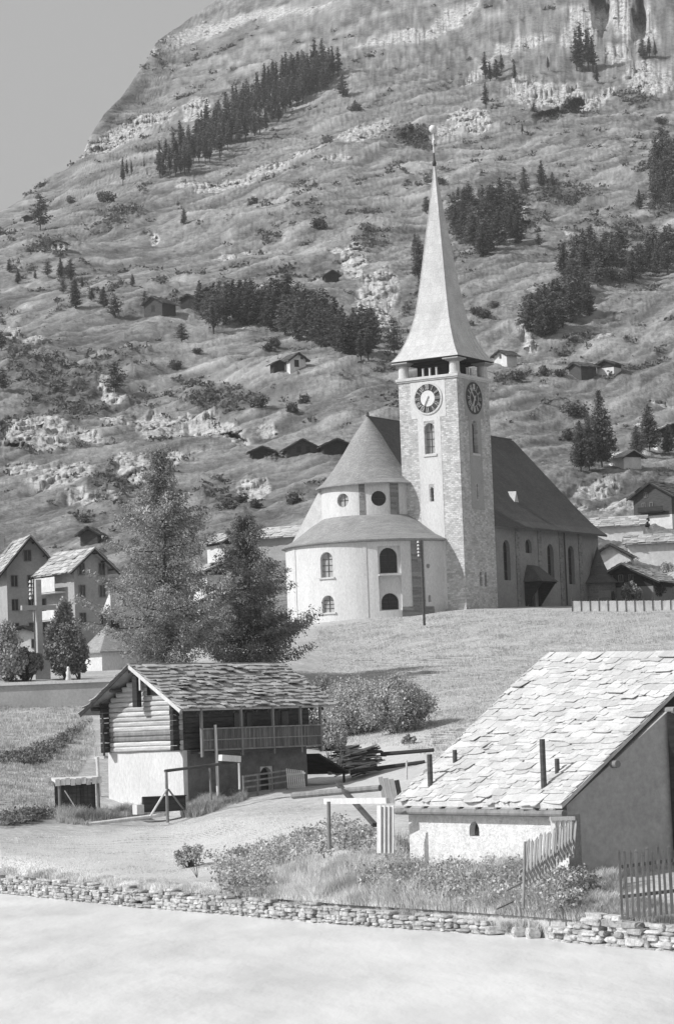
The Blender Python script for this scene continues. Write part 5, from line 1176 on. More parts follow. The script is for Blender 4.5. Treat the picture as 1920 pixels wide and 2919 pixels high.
# picket fences
def picket_fence(name, label, a, b_, n, h, mat, lean=(0, 0), rails=(0.3, 0.85), rg=None, ptop=True, shave=0.0):
    a = Vector(a); b_ = Vector(b_); t = thing(name, label, 'fence', a); d = b_ - a; u = Vector((d.x, d.y, 0)).normalized(); nn = Vector((u.y, -u.x, 0))
    for k in range(n):
        f = k / (n - 1); p0 = d * f; hh = h * rg.uniform(0.93, 1.05) * (1 - shave * f)
        tip = p0 + Vector((lean[0] * hh + rg.uniform(-.03, .03), lean[1] * hh, hh)); mb = MB(); w_ = rg.uniform(0.065, 0.10)
        mb.beam(p0 - Vector((0, 0, 0.15)) , tip, w_, 0.035, (.8, -.6, 0) if lean[0] else None)
        if ptop:
            dd = (tip - p0).normalized(); mb.tube(tip, tip + dd * 0.07, w_ * 0.5, 0.01, 4)
        mb.build('picket', M[mat], t)
    for r in rails:
        off = Vector((lean[0] * h * r, lean[1] * h * r, h * r)) - nn * 0.09
        mb = MB(); mb.beam(off - u * 0.1, d + off + u * 0.05, 0.05, 0.1); mb.build('rail', M[mat], t)
    return t
rg9 = random.Random(77)
picket_fence('picket_fence', 'tall dark picket fence standing above the stone pile at the right edge', P(1772, 2606, 75.5), P(2010, 2578, 74.0), 16, 1.70, 'wood_fence', rg=rg9, rails=(0.28, 0.78))
picket_fence('picket_fence', 'leaning broken picket fence running up towards the whitewashed wall', P(1488, 2520, 80.5), P(1632, 2420, 83), 17, 1.2, 'wood_mid', lean=(0.12, 0), rg=rg9, rails=(0.12, 0.3), shave=0.28)
t0 = Vector(P(1580, 2420, 83.2)); t = thing('board_door', 'weathered board panel with a top rail leaning at the front corner of the slab roofed barn', 'door', t0, rad(8))
for k in range(4): m2 = MB(); m2.beam((k * 0.17, 0, -0.1), (k * 0.17 - 0.02, 0.02, 0.92), 0.16, 0.035, (.8, -.6, 0)); m2.build('board', M['wood_light'], t)
m2 = MB(); m2.beam((-0.12, -0.02, 0.95), (0.68, -0.02, 0.93), 0.07, 0.12); m2.build('top_rail', M['wood_light'], t)
m2 = MB(); m2.tube((0.6, 0.0, -0.3), (0.62, 0, 0.9), 0.05, 0.05); m2.build('post', M['wood_grey'], t)
post_thing('broken_rail', 'broken dark rail sticking out of the grass left of the leaning picket fence', 'rail', [((1440, 2540), 80, (1500, 2508), 80.3, .035, 'rail', 'wood_grey')], (1440, 2540, 80), 'broken rails')
post_thing('broken_rail', 'short snapped stick near the wall gap below the leaning fence', 'rail', [((1415, 2592), 79, (1462, 2570), 79.3, .02, 'rail', 'wood_brown')], (1415, 2592, 79), 'broken rails')
post_thing('fence_post', 'rough wooden post leaning in the grass behind the leaning picket fence', 'post', [((1490, 2590), 79, (1495, 2400), 80, .045, 'post', 'wood_grey')], (1490, 2590, 79))
# pale fence by the nave
pf_ = []
t0 = Vector(P(1630, 1735, 263)); t = thing('churchyard_fence', 'pale white board fence with thin posts right of the nave', 'fence', t0)
for i in range(15):
    px = 1630 + i * 25.5; pa = Vector(P(px, 1744 - 0.006 * (px - 1630), 263 - i * 0.2)) - t0
    m2 = MB(); m2.tube(pa + Vector((0, 0, -0.6)), pa + Vector((0, 0, 1.25 + (0.12 if i % 3 == 0 else 0))), 0.055, 0.05, 6); m2.build('post', M['wood_brown'], t); pf_.append(pa)
for a, b_ in zip(pf_, pf_[1:]):
    m2 = MB(); d = b_ - a
    for k in range(9): f = (k + .5) / 9; q = a + d * f; m2.box((q.x, q.y + 0.05, q.z + 0.42), (d.length / 9 - 0.015, 0.03, 1.3 + rg9.uniform(-.05, .05)), 0)
    m2.build('boards', M['plaster_far'], t)

# ================================================================== vegetation
def cone_tree_data(seed, H=12.0, Rr=2.5, n_wh=26, dens=1.0, base=0.10, power=0.85, size=0.42, mat='leaf_conifer'):
    rs = np.random.RandomState(seed); C_, D_, S_ = [], [], []
    lean = rs.uniform(-.02, .02, 2)
    for i in range(n_wh):
        f = base + (1 - base) * (i / n_wh) ** 0.95; z = f * H
        r = Rr * min(1.0, (1 - f) ** power * 1.15 + 0.04) * (1 if f > base + .12 else .55 + 3.5 * (f - base))
        nb = max(3, int(7 * dens * (0.5 + r / Rr)))
        for k in range(nb):
            if rs.rand() < 0.14: continue
            a = rs.rand() * 6.283; L = r * rs.uniform(0.6, 1.15); m = max(2, int(6 * dens * (0.4 + L / Rr)))
            s = np.linspace(0.18, 1, m) + rs.uniform(-.06, .06, m)
            droop = rs.uniform(-.28, .05)
            p = np.stack([np.cos(a) * L * s, np.sin(a) * L * s, z + droop * L * s + 0.10 * L * s * s], 1)
            p += rs.randn(m, 3) * 0.10 * (0.4 + s[:, None] * 0.8)
            C_.append(p); D_.append(np.repeat([[np.cos(a), np.sin(a), -0.15]], m, 0)); S_.append(size * rs.uniform(.6, 1.25, m) * (1.05 - .35 * s) * (0.6 + 0.4 * r / Rr))
    C_ = np.concatenate(C_); C_[:, 0] += lean[0] * C_[:, 2]; D_ = np.concatenate(D_); S_ = np.concatenate(S_)
    C2 = np.repeat(C_, 2, 0) + rs.randn(len(C_) * 2, 3) * 0.14; v, f = quads(C2, np.repeat(S_, 2), rs, aspect=1.3, dirs=np.repeat(D_, 2, 0))
    crown = npmesh('crown', v, f, M[mat], link=False)
    mb = MB(); mb.tube((0, 0, -0.8), (lean[0] * H * .5, 0, H * 0.5), H * 0.016, H * 0.010, 7); mb.tube((lean[0] * H * .5, 0, H * .5), (lean[0] * H, 0, H * 0.98), H * .010, 0.02, 7)
    tr = mb.build('trunk', M['bark']); COL.objects.unlink(tr)
    return crown, tr, H
CV = [cone_tree_data(s, 12, r, n, 1.0, b, p) for s, r, n, b, p in ((1, 2.6, 24, .08, .62), (2, 3.1, 22, .12, .5), (3, 2.2, 26, .06, .75), (4, 3.6, 20, .16, .38), (5, 2.9, 23, .10, .55))]
SLIM = [cone_tree_data(s, 12, r, 22, .8, b, .8) for s, r, b in ((11, 1.35, .12), (12, 1.6, .18), (13, 1.2, .22))]
def put_tree(name, label, cat, px, py, hpx, var, group, rs, wide=1.0):
    q = Gs(px, py); crown, tr, H = var; s = hpx * q[1] / FPX / H
    t = thing(name, label, cat, q, rs.uniform(0, 6.28), group); t.scale = (s * wide, s * wide, s)
    for o in (crown, tr):
        c = o.copy(); COL.objects.link(c); c.parent = t
    return t
rs = random.Random(99)
def inpoly(x, y, pts):
    c = False; n = len(pts)
    for i in range(n):
        (x1, y1), (x2, y2) = pts[i], pts[(i + 1) % n]
        if (y1 > y) != (y2 > y) and x < (x2 - x1) * (y - y1) / (y2 - y1) + x1: c = not c
    return c
def cluster(pts, n, h0, h1, name, label, group, vars_, wide=1.0, sep=12):
    xs = [p[0] for p in pts]; ys = [p[1] for p in pts]; got = []; tries = 0
    while len(got) < n and tries < 9000:
        tries += 1; x = rs.uniform(min(xs), max(xs)); y = rs.uniform(min(ys), max(ys))
        if not inpoly(x, y, pts): continue
        if any(abs(x - a) < sep * .7 and abs(y - b) < sep for a, b in got): continue
        got.append((x, y)); put_tree(name, label, 'tree', x, y, rs.uniform(h0, h1), rs.choice(vars_), group, rs, wide * rs.uniform(.85, 1.15))
# the long forest strip high on the left slope
cluster([(448, 512), (540, 497), (650, 440), (760, 372), (870, 292), (960, 236), (975, 200), (880, 205), (760, 270), (660, 330), (560, 400), (470, 450)], 165, 70, 104, 'larch_tree', 'slender larch in the dense diagonal forest strip high on the left slope', 'forest strip high on the left slope', SLIM, 1.35, 8.5)
for px, py, h in ((350, 530, 85), (363, 505, 50), (378, 500, 45), (410, 482, 32), (420, 500, 20)):
    put_tree('larch_tree', 'slender larch in the small loose row left of the forest strip', 'tree', px, py, h, rs.choice(SLIM), 'small row left of the forest strip', rs, 1.1)
cluster([(560, 905), (600, 935), (700, 935), (740, 905), (660, 880), (580, 880)], 12, 85, 115, 'conifer_tree', 'dark bushy conifer at the left end of the grove on the central brow', 'central grove left end', CV, 1.4, 14)
cluster([(650, 905), (700, 930), (790, 950), (850, 975), (930, 1000), (1000, 1018), (1065, 1022), (1060, 990), (990, 965), (900, 925), (820, 900), (740, 895), (680, 880)], 46, 98, 130, 'conifer_tree', 'dark bushy conifer in the grove on the brow at the centre of the slope', 'central grove', CV, 1.45, 13)
for px, py, h in ((609, 950, 118), (624, 930, 95), (1030, 1030, 95), (1050, 1028, 100)):
    put_tree('conifer_tree', 'bare stemmed conifer at the edge of the central grove', 'tree', px, py, h, SLIM[1], 'central grove edge', rs, 1.5)
put_tree('conifer_tree', 'lone conifer standing left of the spire in front of the cliff', 'tree', 1121, 1015, 112, CV[3], None, rs, 1.0)
put_tree('round_tree', 'tall dark round headed tree by the left skyline', 'tree', 116, 655, 108, CV[3], None, rs, 1.0)
put_tree('conifer_tree', 'dark tree on the crag left of centre with its shadow beside it', 'tree', 330, 1118, 92, CV[3], None, rs, 1.4)
put_tree('conifer_tree', 'compact bushy tree on the pasture below the row of dark barns', 'tree', 518, 975, 58, CV[1], None, rs, 1.5)
put_tree('conifer_tree', 'small conifer beside bright rocks below the forest strip', 'tree', 522, 640, 48, CV[0], None, rs, 1.2)
for px, py, h in ((26, 780, 42), (52, 810, 42), (103, 795, 26), (139, 788, 48), (178, 795, 62), (207, 800, 66), (180, 836, 45), (216, 880, 88), (235, 820, 30), (258, 858, 40), (298, 880, 64), (329, 905, 72), (378, 820, 38), (415, 868, 40), (210, 850, 55), (5, 1000, 60), (8, 1120, 70)):
    put_tree('conifer_tree', 'small conifer scattered on the pasture at the left', 'tree', px, py, h, rs.choice(CV[:4]), 'scattered conifers at the left', rs, 1.15)
# right of the spire
RG = 'conifer groups on the right slope'
cluster([(1290, 620), (1300, 700), (1380, 740), (1480, 735), (1480, 640), (1440, 600), (1350, 590)], 30, 80, 105, 'conifer_tree', 'dark conifer in the grove immediately right of the spire', 'grove right of the spire', CV, 1.45, 15)
cluster([(1490, 965), (1560, 968), (1640, 930), (1640, 870), (1580, 880), (1500, 930)], 22, 85, 110, 'conifer_tree', 'dark conifer in the lower part of the diagonal grove on the right slope', 'lower diagonal grove', CV, 1.5, 14)
cluster([(1600, 800), (1640, 870), (1700, 830), (1780, 770), (1770, 720), (1680, 730), (1610, 760)], 24, 80, 100, 'conifer_tree', 'dark conifer in the upper part of the diagonal grove on the right slope', 'upper diagonal grove', CV, 1.45, 15)
cluster([(1845, 520), (1860, 600), (1920, 600), (1960, 600), (1960, 470), (1880, 470)], 16, 100, 140, 'conifer_tree', 'tall dark conifer in the grove cut off by the right edge', 'grove at the right edge', CV, 1.0, 16)
cluster([(1780, 830), (1850, 800), (1950, 770), (1950, 720), (1850, 720), (1790, 780)], 14, 75, 110, 'conifer_tree', 'conifer in the loose group at the right edge below the big grove', 'loose group at the right edge', CV, 1.1, 18)
for px, py, h in ((1492, 545, 72), (1546, 528, 78), (1575, 530, 45), (1215, 598, 40), (1305, 570, 36), (1365, 565, 30), (1455, 565, 45), (1533, 705, 40), (1680, 900, 100), (1490, 560, 60), (1240, 510, 22), (1822, 600, 60)):
    put_tree('conifer_tree', 'single conifer between the groves on the right slope', 'tree', px, py, h, rs.choice(CV), 'single conifers on the right slope', rs, 1.15)
for px, py, h in ((1382, 222, 82), (1396, 230, 60), (1412, 225, 62), (1435, 195, 55), (1471, 232, 62), (1384, 310, 80), (1560, 205, 42), (1640, 200, 120), (1655, 205, 150), (1672, 200, 130), (1690, 205, 110), (1700, 240, 60), (1525, 330, 40), (1490, 380, 34), (1830, 170, 60), (1850, 160, 66), (1870, 165, 50), (975, 275, 70), (1010, 312, 30), (930, 235, 90)):
    put_tree('conifer_tree', 'slim conifer among the crags along the top right of the slope', 'tree', px, py, h, rs.choice(SLIM + CV[:1]), 'slim conifers among the crags', rs, 1.4)
for px, py, h in ((1180, 720, 60), (1195, 760, 90), (1205, 830, 70), (1190, 800, 80), (1215, 610, 45)):
    put_tree('conifer_tree', 'conifer partly behind the left edge of the spire', 'tree', px, py, h, rs.choice(CV), 'conifers behind the spire', rs, 1.1)
LT = [cone_tree_data(31, 14, 3.6, 30, 1.9, .10, .8, .36, 'leaf_conifer'), cone_tree_data(32, 14, 3.9, 28, 1.8, .12, .7, .36, 'leaf_conifer')]
for px, py, h, v, w_, lab in ((1712, 1332, 224, 0, .85, 'tall feathery larch behind the nave, tallest of the pair beside the small pale barn'), (1655, 1345, 150, 1, .8, 'lower larch leaning against the left of the tall feathery one'), (1680, 1340, 170, 0, .7, 'middle larch between the low one and the tall feathery one'), (1850, 1290, 140, 1, 1.0, 'broad larch left of the bright roof at the right edge'), (1815, 1300, 90, 1, 1.0, 'small larch beside the broad one near the right edge'), (1905, 1295, 90, 1, 1.0, 'small larch in front of the bright roof at the right edge')):
    put_tree('larch_tree', lab, 'tree', px, py, h, LT[v], 'larches above the right village', rs, w_)

# the two big garden larches, with limbs and needle tufts
def big_larch(name, label, px, py, Y, H, Rr, seed, n_br, tufts, base=0.06):
    b = G(px, py); sc0 = b[1] / Y; H *= sc0; Rr *= sc0; t = thing(name, label, 'tree', b, 0); rs_ = np.random.RandomState(seed); C_, D_, S_ = [], [], []
    tm = MB(); pts = [Vector((0.15 * math.sin(k * 1.3), 0.1 * math.cos(k * 1.7), H * k / 10 - (0.4 if k == 0 else 0))) for k in range(11)]
    for k in range(10): tm.tube(pts[k], pts[k + 1], 0.26 * (1 - k / 10.5), 0.26 * (1 - (k + 1) / 10.5), 9)
    tm.build('trunk', M['bark'], t); lm = MB()
    for i in range(n_br):
        f = base + (1 - base) * rs_.rand() ** 1.15
        prof = (min(1, 1.25 * (0.9 - f) ** 0.55) if f < .68 else .58 * max(0, (1 - f) / .32) ** .8 + .03) * (0.86 + 0.25 * math.sin(f * 17 + seed)) ; a = rs_.rand() * 6.283
        L = Rr * max(0.12, prof) * rs_.uniform(.55, 1.12) * (1 + 0.18 * math.sin(3 * a + seed)); z = f * H
        m = max(4, int(tufts * (0.35 + L / Rr))); s = rs_.rand(m) ** 0.7
        up = rs_.uniform(-.25, .18); d = np.array([math.cos(a), math.sin(a), 0])
        p = d[None] * (L * s)[:, None]; p[:, 2] += z + up * L * s + 0.28 * L * s ** 2.2
        side = np.array([-math.sin(a), math.cos(a), 0]); off = rs_.randn(m) * (0.06 + 0.11 * L * (1 - s * .5)) ; p += side[None] * off[:, None]; p[:, 2] -= np.abs(rs_.randn(m)) * 0.22 + 0.05 * np.abs(off)
        C_.append(p); D_.append(np.repeat([[d[0] * .6, d[1] * .6, -0.5]], m, 0)); S_.append(rs_.uniform(.06, .17, m))
        q0 = Vector((0, 0, z)); qm = Vector((d[0] * L * .5, d[1] * L * .5, z + up * L * .5 + .06 * L)); q1 = Vector((d[0] * L, d[1] * L, z + up * L + .28 * L))
        lm.tube(q0, qm, 0.03 + 0.012 * L, 0.022, 5, False); lm.tube(qm, q1, 0.022, 0.008, 4, False)
    lm.build('limbs', M['bark'], t, recalc=False)
    C_ = np.concatenate(C_); D_ = np.concatenate(D_); S_ = np.concatenate(S_); k = 4
    C2 = np.repeat(C_, k, 0) + rs_.randn(len(C_) * k, 3) * 0.16; v, f = quads(C2, np.repeat(S_, k) * rs_.uniform(.5, 1.1, len(C2)), rs_, aspect=0.9, dirs=np.repeat(D_, k, 0))
    npmesh('crown', v, f, M['leaf_larch'], t)
    return t
big_larch('larch_tree', 'tall broad garden larch between the chapel and the church, left of the two', 478, 1925, 214, 18.4, 6.5, 41, 200, 110)
big_larch('larch_tree', 'lower spreading garden larch in front of the left side of the apse', 715, 1925, 218, 13.2, 6.0, 42, 190, 100)

def leafy(name, label, cat, px, py, Y, w_, h_, seed, n_cl, per, size, mat, group=None, stem=True, shape=1.0, grnd=True):
    b = G(px, py); sc0 = b[1] / Y; w_ *= sc0; h_ *= sc0
    t = thing(name, label, cat, (b[0], b[1], b[2] - 0.05), 0, group); rs_ = np.random.RandomState(seed)
    cc = []
    while len(cc) < n_cl:
        q = rs_.uniform(-1, 1, 3)
        if np.linalg.norm(q) <= 1: cc.append(q)
    cc = np.array(cc); rad_ = rs_.uniform(.18, .36, n_cl)
    zf = (cc[:, 2] + 1) / 2; wf = np.sin(np.clip(zf * 0.85 + 0.12, 0, 1) * math.pi) ** 0.55 if shape == 1.0 else np.clip(1.25 * (1 - zf) ** shape, .12, 1)
    ctr = np.stack([cc[:, 0] * w_ / 2 * wf, cc[:, 1] * w_ / 2 * wf, 0.08 * h_ + zf * h_ * 0.84], 1)
    q = rs_.randn(n_cl, per, 3); q /= np.linalg.norm(q, axis=2, keepdims=True); q *= rs_.uniform(.45, 1.1, (n_cl, per, 1))
    p = ctr[:, None] + q * (rad_ * w_ / 2)[:, None, None] * np.array([1, 1, 1.0 if shape == 1.0 else 1.3])
    p = p.reshape(-1, 3); p[:, 2] = np.abs(p[:, 2])
    v, f = quads(p, size * rs_.uniform(.5, 1.3, len(p)), rs_, aspect=1.3); npmesh('crown' if stem else 'leaves', v, f, M[mat], t)
    if stem:
        mb = MB()
        for k in range(5):
            c = ctr[rs_.randint(n_cl)]; mb.tube((rs_.uniform(-.1, .1), 0, -.3), tuple(c * .8), 0.05 + .012 * h_, 0.02, 6)
        mb.tube((0, 0, -.3), (0, 0, h_ * .8), 0.07 + .01 * h_, 0.03, 7); mb.build('trunk', M['bark'], t)
    return t
leafy('poplar_tree', 'pale leafy tree with upright crown just right of the wayside cross', 'tree', 190, 1935, 222, 3.9, 7.0, 51, 150, 110, .11, 'leaf_bush', shape=.8)
leafy('garden_tree', 'dark leafy tree at the left edge behind the retaining wall', 'tree', 25, 1940, 222, 4.0, 5.0, 52, 120, 110, .11, 'leaf_larch', shape=.7)
leafy('garden_tree', 'low dark leafy tree between the left edge and the wayside cross', 'tree', 80, 1940, 226, 2.6, 3.2, 53, 50, 110, .16, 'leaf_larch')
leafy('garden_tree', 'dark tree between the pale leafy tree and the chapel', 'tree', 226, 1938, 236, 2.0, 4.2, 54, 40, 110, .17, 'leaf_larch', shape=.8)
leafy('bush', 'large round leafy bush on the lawn below the church, casting a shadow to the right', 'bush', 1130, 2088, 196, 5.2, 4.4, 55, 260, 120, .075, 'leaf_bush', 'bushes below the church')
leafy('bush', 'large leafy bush left of the roundest one below the church', 'bush', 1015, 2090, 197, 5.6, 4.3, 56, 260, 120, .075, 'leaf_bush', 'bushes below the church')
leafy('bush', 'dark bush directly behind the barn roof end', 'bush', 925, 2085, 192, 4.2, 4.0, 57, 160, 120, .08, 'leaf_bush', 'bushes below the church')
leafy('bush', 'low dark bush at the foot of the bushes beside the barn steps', 'bush', 935, 2140, 170, 2.6, 1.5, 58, 50, 120, .10, 'leaf_larch', 'bushes below the church')
leafy('bush', 'tiny dark shrub on the bank right of the brushwood pile', 'bush', 1164, 2125, 175, 0.95, 0.7, 59, 20, 80, .08, 'leaf_bush')
leafy('sapling', 'young sapling standing against the white apse wall', 'tree', 966, 1752, 262, 1.3, 1.9, 60, 24, 40, .10, 'leaf_bush')
for i, (px, py, w_, h_, m_, lab) in enumerate(((1752, 1712, 3.4, 3.4, 'leaf_scrub', 'dark garden shrub by the corner turret of the nave'), (1790, 1712, 3.0, 4.6, 'leaf_larch', 'tallest garden shrub in front of the stone roofed log chalet'), (1800, 1720, 2.2, 2.4, 'leaf_bush', 'pale rounded shrub behind the churchyard fence'), (1850, 1712, 2.8, 2.9, 'leaf_scrub', 'dark shrub right of the pale rounded one'), (1905, 1705, 2.8, 4.2, 'leaf_bush', 'leafy shrub cut by the right edge beside the chalet'), (1725, 1716, 1.6, 1.6, 'leaf_larch', 'small shrub at the left end of the garden'))):
    leafy('garden_shrub', lab, 'bush', px, py, 283 + (i % 3) * 3, w_, h_, 70 + i, 60, 110, .13, m_, 'garden shrubs right of the nave')
leafy('scraggly_shrub', 'sparse twiggy shrub on the pale meadow edge', 'bush', 545, 2470, 106, 1.5, 1.0, 80, 22, 60, .06, 'leaf_bush')
mb = MB(); q = P(560, 2440, 106)
for k in range(7): mb.tube((0, 0, 0), (rng.uniform(-.35, .35), rng.uniform(-.2, .2), rng.uniform(.5, 1.3)), 0.012, 0.004, 4)
o = mb.build('bare_twigs', M['bark']); o.location = (q[0], 106, ground_z(q[0], 106)); tag(o, 'bare dead twigs rising from the sparse shrub', 'twigs')
# round shrubs on the mountain that can be told apart
BV = []
for s_ in range(3):
    rs_ = np.random.RandomState(90 + s_); c = rs_.randn(26, 3) * [.32, .32, .2] + [0, 0, .42]; p = (c[:, None] + rs_.randn(26, 34, 3) * .13).reshape(-1, 3); p[:, 2] = np.abs(p[:, 2])
    v, f = quads(p, .10 * rs_.uniform(.5, 1.3, len(p)), rs_, aspect=1.3); BV.append(npmesh('mountain_shrub', v, f, M['leaf_scrub'], link=False))
for px, py, w_ in ((306, 575, 34), (722, 585, 24), (1052, 905, 30), (905, 655, 34), (1258, 525, 24), (1355, 898, 26), (830, 1175, 28), (240, 1490, 26), (838, 1436, 34), (655, 1450, 30), (725, 1450, 26), (690, 1435, 30), (870, 1150, 26), (735, 1160, 36), (1640, 1190, 50), (1550, 1070, 30), (1480, 1085, 26), (200, 580, 20), (195, 780, 20), (560, 1010, 20), (500, 1050, 28), (1855, 1460, 46), (1010, 315, 24), (1885, 355, 24), (1740, 800, 40), (1620, 1255, 34), (780, 990, 26), (760, 1000, 22), (1600, 1070, 24), (1380, 905, 26), (1408, 880, 22)):
    q = Gs(px, py); s_ = w_ * q[1] / FPX; o = rs.choice(BV).copy(); COL.objects.link(o); o.location = q; o.scale = (s_, s_, s_ * .9); o.rotation_euler = (0, 0, rs.uniform(0, 6)); tag(o, 'low dark rounded shrub alone on the mountain pasture', 'bush', 'round shrubs on the pasture')
# scrub on the rocky parts: nobody could count it
nr = np.random.RandomState(5)
sel = V[iB:, 60:-60].reshape(-1, 3); wgt = (scrub_shade_m[iB:, 60:-60] ** 1.5 * (1 - 0.6 * rk[iB:, 60:-60])).reshape(-1) * (sel[:, 1] < 1250) * sel[:, 1] ** 1.3
wgt *= (0.15 + (ridged(sel[:, 0] / 7, sel[:, 1] / 9, 3) > 0.62)); wgt /= wgt.sum()
ids = nr.choice(len(sel), 5400, p=wgt); cen = sel[ids]; per = 16
rad_ = (0.25 + 0.9 * nr.rand(len(cen)) ** 2) * (0.45 + cen[:, 1] / 1100)
q = nr.randn(len(cen), per, 3); q[..., 2] = np.abs(q[..., 2]) * .8; q /= 1.5
p = (cen[:, None] + q * rad_[:, None, None]).reshape(-1, 3); v, f = quads(p, np.repeat(rad_, per) * .42 * nr.uniform(.6, 1.3, len(p)), nr, aspect=1.4)
tag(npmesh('scrub', v, f, M['leaf_scrub']), 'dark alpine scrub growing between the rocks of the mountainside', 'scrub', kind='stuff')
# boulders and scree
wr = rk[iB:, 60:-60].reshape(-1) * sel[:, 1] ** 1.2; wr /= wr.sum(); ids = nr.choice(len(sel), 1100, p=wr); cen = sel[ids]
bx = np.array([[-1, -1, -1], [1, -1, -1], [1, 1, -1], [-1, 1, -1], [-1, -1, 1], [1, -1, 1], [1, 1, 1], [-1, 1, 1]], float) * .5
sz = (0.2 + 1.0 * nr.rand(len(cen)) ** 3) * (0.5 + cen[:, 1] / 1200)
vb = cen[:, None] + (bx[None] * nr.uniform(.6, 1.3, (len(cen), 8, 3))) * sz[:, None, None] * np.array([1.3, 1, .8])
fb_ = np.array([(0, 3, 2, 1), (4, 5, 6, 7), (0, 1, 5, 4), (1, 2, 6, 5), (2, 3, 7, 6), (3, 0, 4, 7)]); ff = (fb_[None] + (np.arange(len(cen)) * 8)[:, None, None]).reshape(-1, 4)
tag(npmesh('scree', vb.reshape(-1, 3), ff, M['stone_wall']), 'pale fallen rocks and scree on the crags of the mountainside', 'rocks', kind='stuff')
# ---- grasses near the camera
def scatter_px(polys, n, seed):
    r = np.random.RandomState(seed); out = []
    for poly, wgt_ in polys:
        xs = [p[0] for p in poly]; ys = [p[1] for p in poly]; k = 0
        while k < n * wgt_:
            x = r.uniform(min(xs), max(xs)); y = r.uniform(min(ys), max(ys))
            if inpoly(x, y, poly): out.append((x, y)); k += 1
    out = np.array(out); g = Gs(out[:, 0], out[:, 1]).copy(); g[:, 0] += r.uniform(-.08, .08, len(g)); g[:, 1] += r.uniform(-.25, .25, len(g)); return g
def blades(name, label, polys, n, h0, h1, w_, mat, seed, clump=1.0, hfield=None):
    g = scatter_px(polys, n, seed); r = np.random.RandomState(seed + 1); m = len(g)
    cl = fbm(g[:, 0] / 0.9, g[:, 1] / 1.4, 3); h = r.uniform(h0, h1, m) * np.clip(0.25 + clump * 2.2 * (cl - .28), .15, 1.9)
    a = r.uniform(0, 6.283, m); ln = r.normal(0, .32, (m, 2)) * h[:, None]; dx = np.cos(a) * w_ / 2; dy = np.sin(a) * w_ / 2; zz = np.zeros(m)
    b0 = g - np.stack([dx, dy, zz + .03], 1); b1 = g + np.stack([dx, dy, zz - .03], 1); mid_ = g + np.stack([ln[:, 0] * .35, ln[:, 1] * .35, h * .6], 1); tp = g + np.stack([ln[:, 0], ln[:, 1], h], 1)
    e = np.stack([dx, dy, zz], 1); v = np.stack([b0, b1, mid_ + e * .75, mid_ - e * .75, tp + e * .12, tp - e * .12], 1).reshape(-1, 3)
    k6 = (np.arange(m) * 6)[:, None]; f = np.concatenate([k6 + np.array([[0, 1, 2, 3]]), k6 + np.array([[3, 2, 4, 5]])])
    return tag(npmesh(name, v, f, M[mat]), label, 'grass', kind='stuff')
BANK = [(700, 2600), (640, 2520), (760, 2480), (900, 2450), (1090, 2430), (1500, 2440), (1640, 2450), (1700, 2470), (1760, 2480), (1760, 2570), (1720, 2600), (1560, 2640), (1380, 2640), (1000, 2600)]
blades('tall_grass', 'tall seeding grass on the bank between the slab roofed barn and the stone wall', [(BANK, 1.0)], 260000, .10, .45, .016, 'grass', 201)
blades('tall_grass', 'fringe of grass hanging over the top of the embankment wall', [([(-60, 2500), (0, 2488), (400, 2533), (1000, 2596), (1390, 2640), (1390, 2620), (1000, 2570), (400, 2510), (0, 2470), (-60, 2480)], 1.0)], 60000, .05, .22, .016, 'grass', 203)
blades('tall_grass', 'long pale grass at the foot of the log barn in front of its gallery', [([(520, 2330), (560, 2330), (700, 2280), (700, 2262), (600, 2270), (520, 2290)], 1.0), ([(165, 2345), (165, 2330), (470, 2300), (470, 2325), (250, 2352)], .8)], 26000, .12, .55, .02, 'grass', 205)
blades('tall_grass', 'rough grass in front of the picket fence and stone pile at the right', [([(1640, 2560), (1770, 2560), (1980, 2610), (1980, 2640), (1780, 2620), (1640, 2620)], 1.0), ([(1640, 2400), (1980, 2390), (1980, 2480), (1640, 2460)], .8)], 40000, .06, .36, .017, 'grass', 207)
blades('meadow_grass', 'short meadow grass on the lawn rising to the church', [([(900, 1790), (1300, 1740), (1980, 1738), (1980, 1880), (1560, 1880), (1300, 2120), (1240, 2160), (1200, 1950), (920, 1900)], 1.0), ([(900, 1900), (1250, 1940), (1240, 2170), (1150, 2130), (960, 2120)], .12)], 110000, .06, .2, .035, 'grass_light', 209, .8)
blades('meadow_grass', 'rough bank grass below the retaining wall at the left', [([(-60, 2015), (260, 2000), (270, 2120), (160, 2330), (-60, 2350)], 1.0)], 70000, .06, .26, .026, 'grass', 211, .9)
blades('tall_grass', 'tall pale seeding weeds standing in front of the whitewashed barn wall', [([(1090, 2440), (1640, 2440), (1620, 2490), (1100, 2490)], 1.0), ([(1420, 2400), (1560, 2400), (1560, 2450), (1420, 2450)], .5), ([(700, 2500), (1100, 2470), (1640, 2530), (1560, 2630), (1000, 2590)], 1.2)], 12000, .35, .95, .015, 'grass_light', 221, 1.0)
blades('meadow_grass', 'thin cropped grass on the pale meadow behind the embankment wall', [([(-60, 2440), (0, 2390), (500, 2345), (760, 2300), (900, 2290), (860, 2420), (560, 2500), (700, 2560), (0, 2490)], 1.0)], 60000, .01, .045, .02, 'grass_light', 213, 1.0)
def undergrowth(name, label, polys, n, size, h, mat, seed):
    g = scatter_px(polys, n, seed); r = np.random.RandomState(seed); per = 26
    q = r.randn(len(g), per, 3) * [.16, .16, .12]; q[..., 2] = np.abs(q[..., 2]) + r.uniform(0, 1, (len(g), 1)) * h; p = (g[:, None] + q).reshape(-1, 3)
    v, f = quads(p, size * r.uniform(.5, 1.3, len(p)), r, aspect=1.4, flat=.3); return tag(npmesh(name, v, f, M[mat]), label, 'plants', kind='stuff')
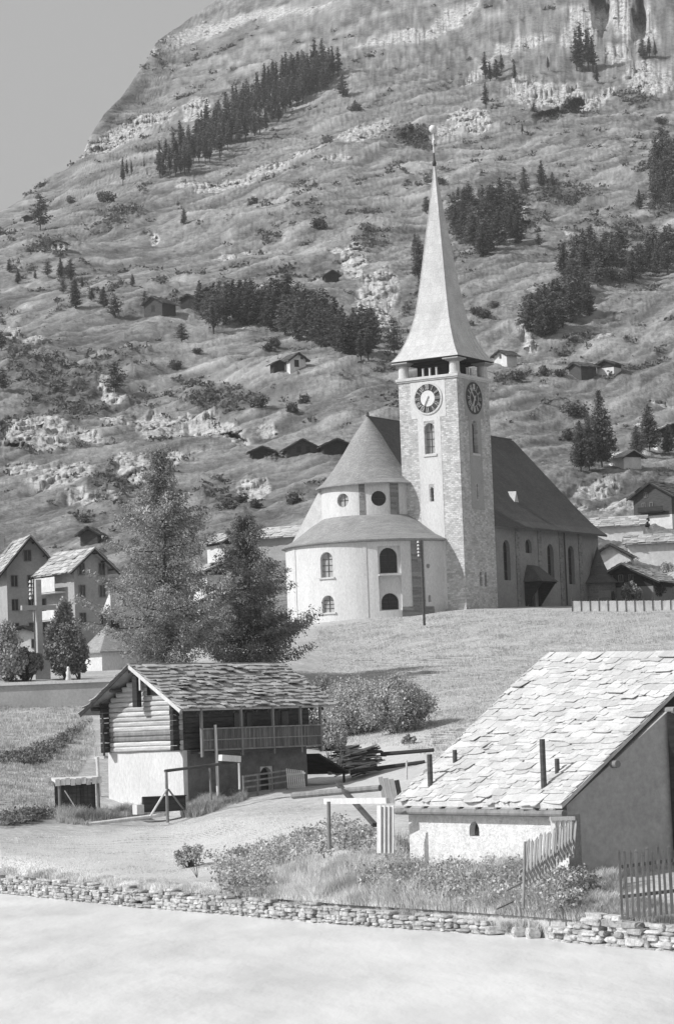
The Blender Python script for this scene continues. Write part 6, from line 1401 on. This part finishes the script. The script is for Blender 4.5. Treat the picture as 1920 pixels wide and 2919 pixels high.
undergrowth('undergrowth', 'dark broad leaved plants growing along the upper edge of the bank', [([(610, 2470), (700, 2430), (800, 2400), (900, 2370), (960, 2350), (1085, 2380), (1085, 2430), (900, 2450), (760, 2490), (620, 2500)], 1.0)], 360, .06, .35, 'leaf_bush', 301)
undergrowth('undergrowth', 'leafy weeds among the grass in front of the whitewashed barn wall', [([(1100, 2440), (1480, 2450), (1420, 2560), (1300, 2580), (1100, 2540)], .6), ([(1430, 2440), (1640, 2440), (1600, 2500), (1450, 2520)], .5), ([(1540, 2560), (1640, 2500), (1700, 2560), (1600, 2630)], .35), ([(620, 2500), (760, 2500), (760, 2570), (640, 2560)], .3), ([(1000, 2500), (1640, 2520), (1560, 2610), (1050, 2570)], .6)], 800, .055, .55, 'leaf_bush', 303)
undergrowth('undergrowth', 'tall weed thicket against the right part of the whitewashed barn wall', [([(1440, 2480), (1560, 2480), (1560, 2430), (1450, 2430)], 1.0)], 330, .05, 1.35, 'leaf_bush', 305)
undergrowth('undergrowth', 'dark weeds in the shade at the foot of the gable wall', [([(1640, 2440), (1900, 2400), (1900, 2430), (1660, 2470)], 1.0)], 160, .06, .4, 'leaf_larch', 307)
undergrowth('undergrowth', 'dark scrubby edge and added shadow band of the terrace bank below the retaining wall', [([(0, 2180), (100, 2180), (200, 2120), (260, 2060), (200, 2090), (100, 2140), (0, 2160)], 1.0), ([(0, 2362), (120, 2340), (160, 2315), (0, 2330)], .5)], 260, .08, .25, 'leaf_larch', 309)  # lower patch of leaves is added to stand for the bank's shadow
# thin mountain air: one closed box of even, pale volume round everything
hz = MB(); hz.box((0, 1190, 398), (1900, 2440, 804)); ho = hz.build('haze', bpy.data.materials.new('mountain_air')); hm = ho.data.materials[0]; hm.use_nodes = True
hn = hm.node_tree; hn.nodes.remove(hn.nodes['Principled BSDF']); pv = hn.nodes.new('ShaderNodeVolumePrincipled'); pv.inputs['Density'].default_value = 0.00013; pv.inputs['Color'].default_value = g3(0.95); pv.inputs['Anisotropy'].default_value = 0.2
hn.links.new(pv.outputs[0], hn.nodes['Material Output'].inputs['Volume']); tag(ho, kind='stuff', label='thin bluish mountain air between the village and the slope')
print('scene built', len(bpy.data.objects))
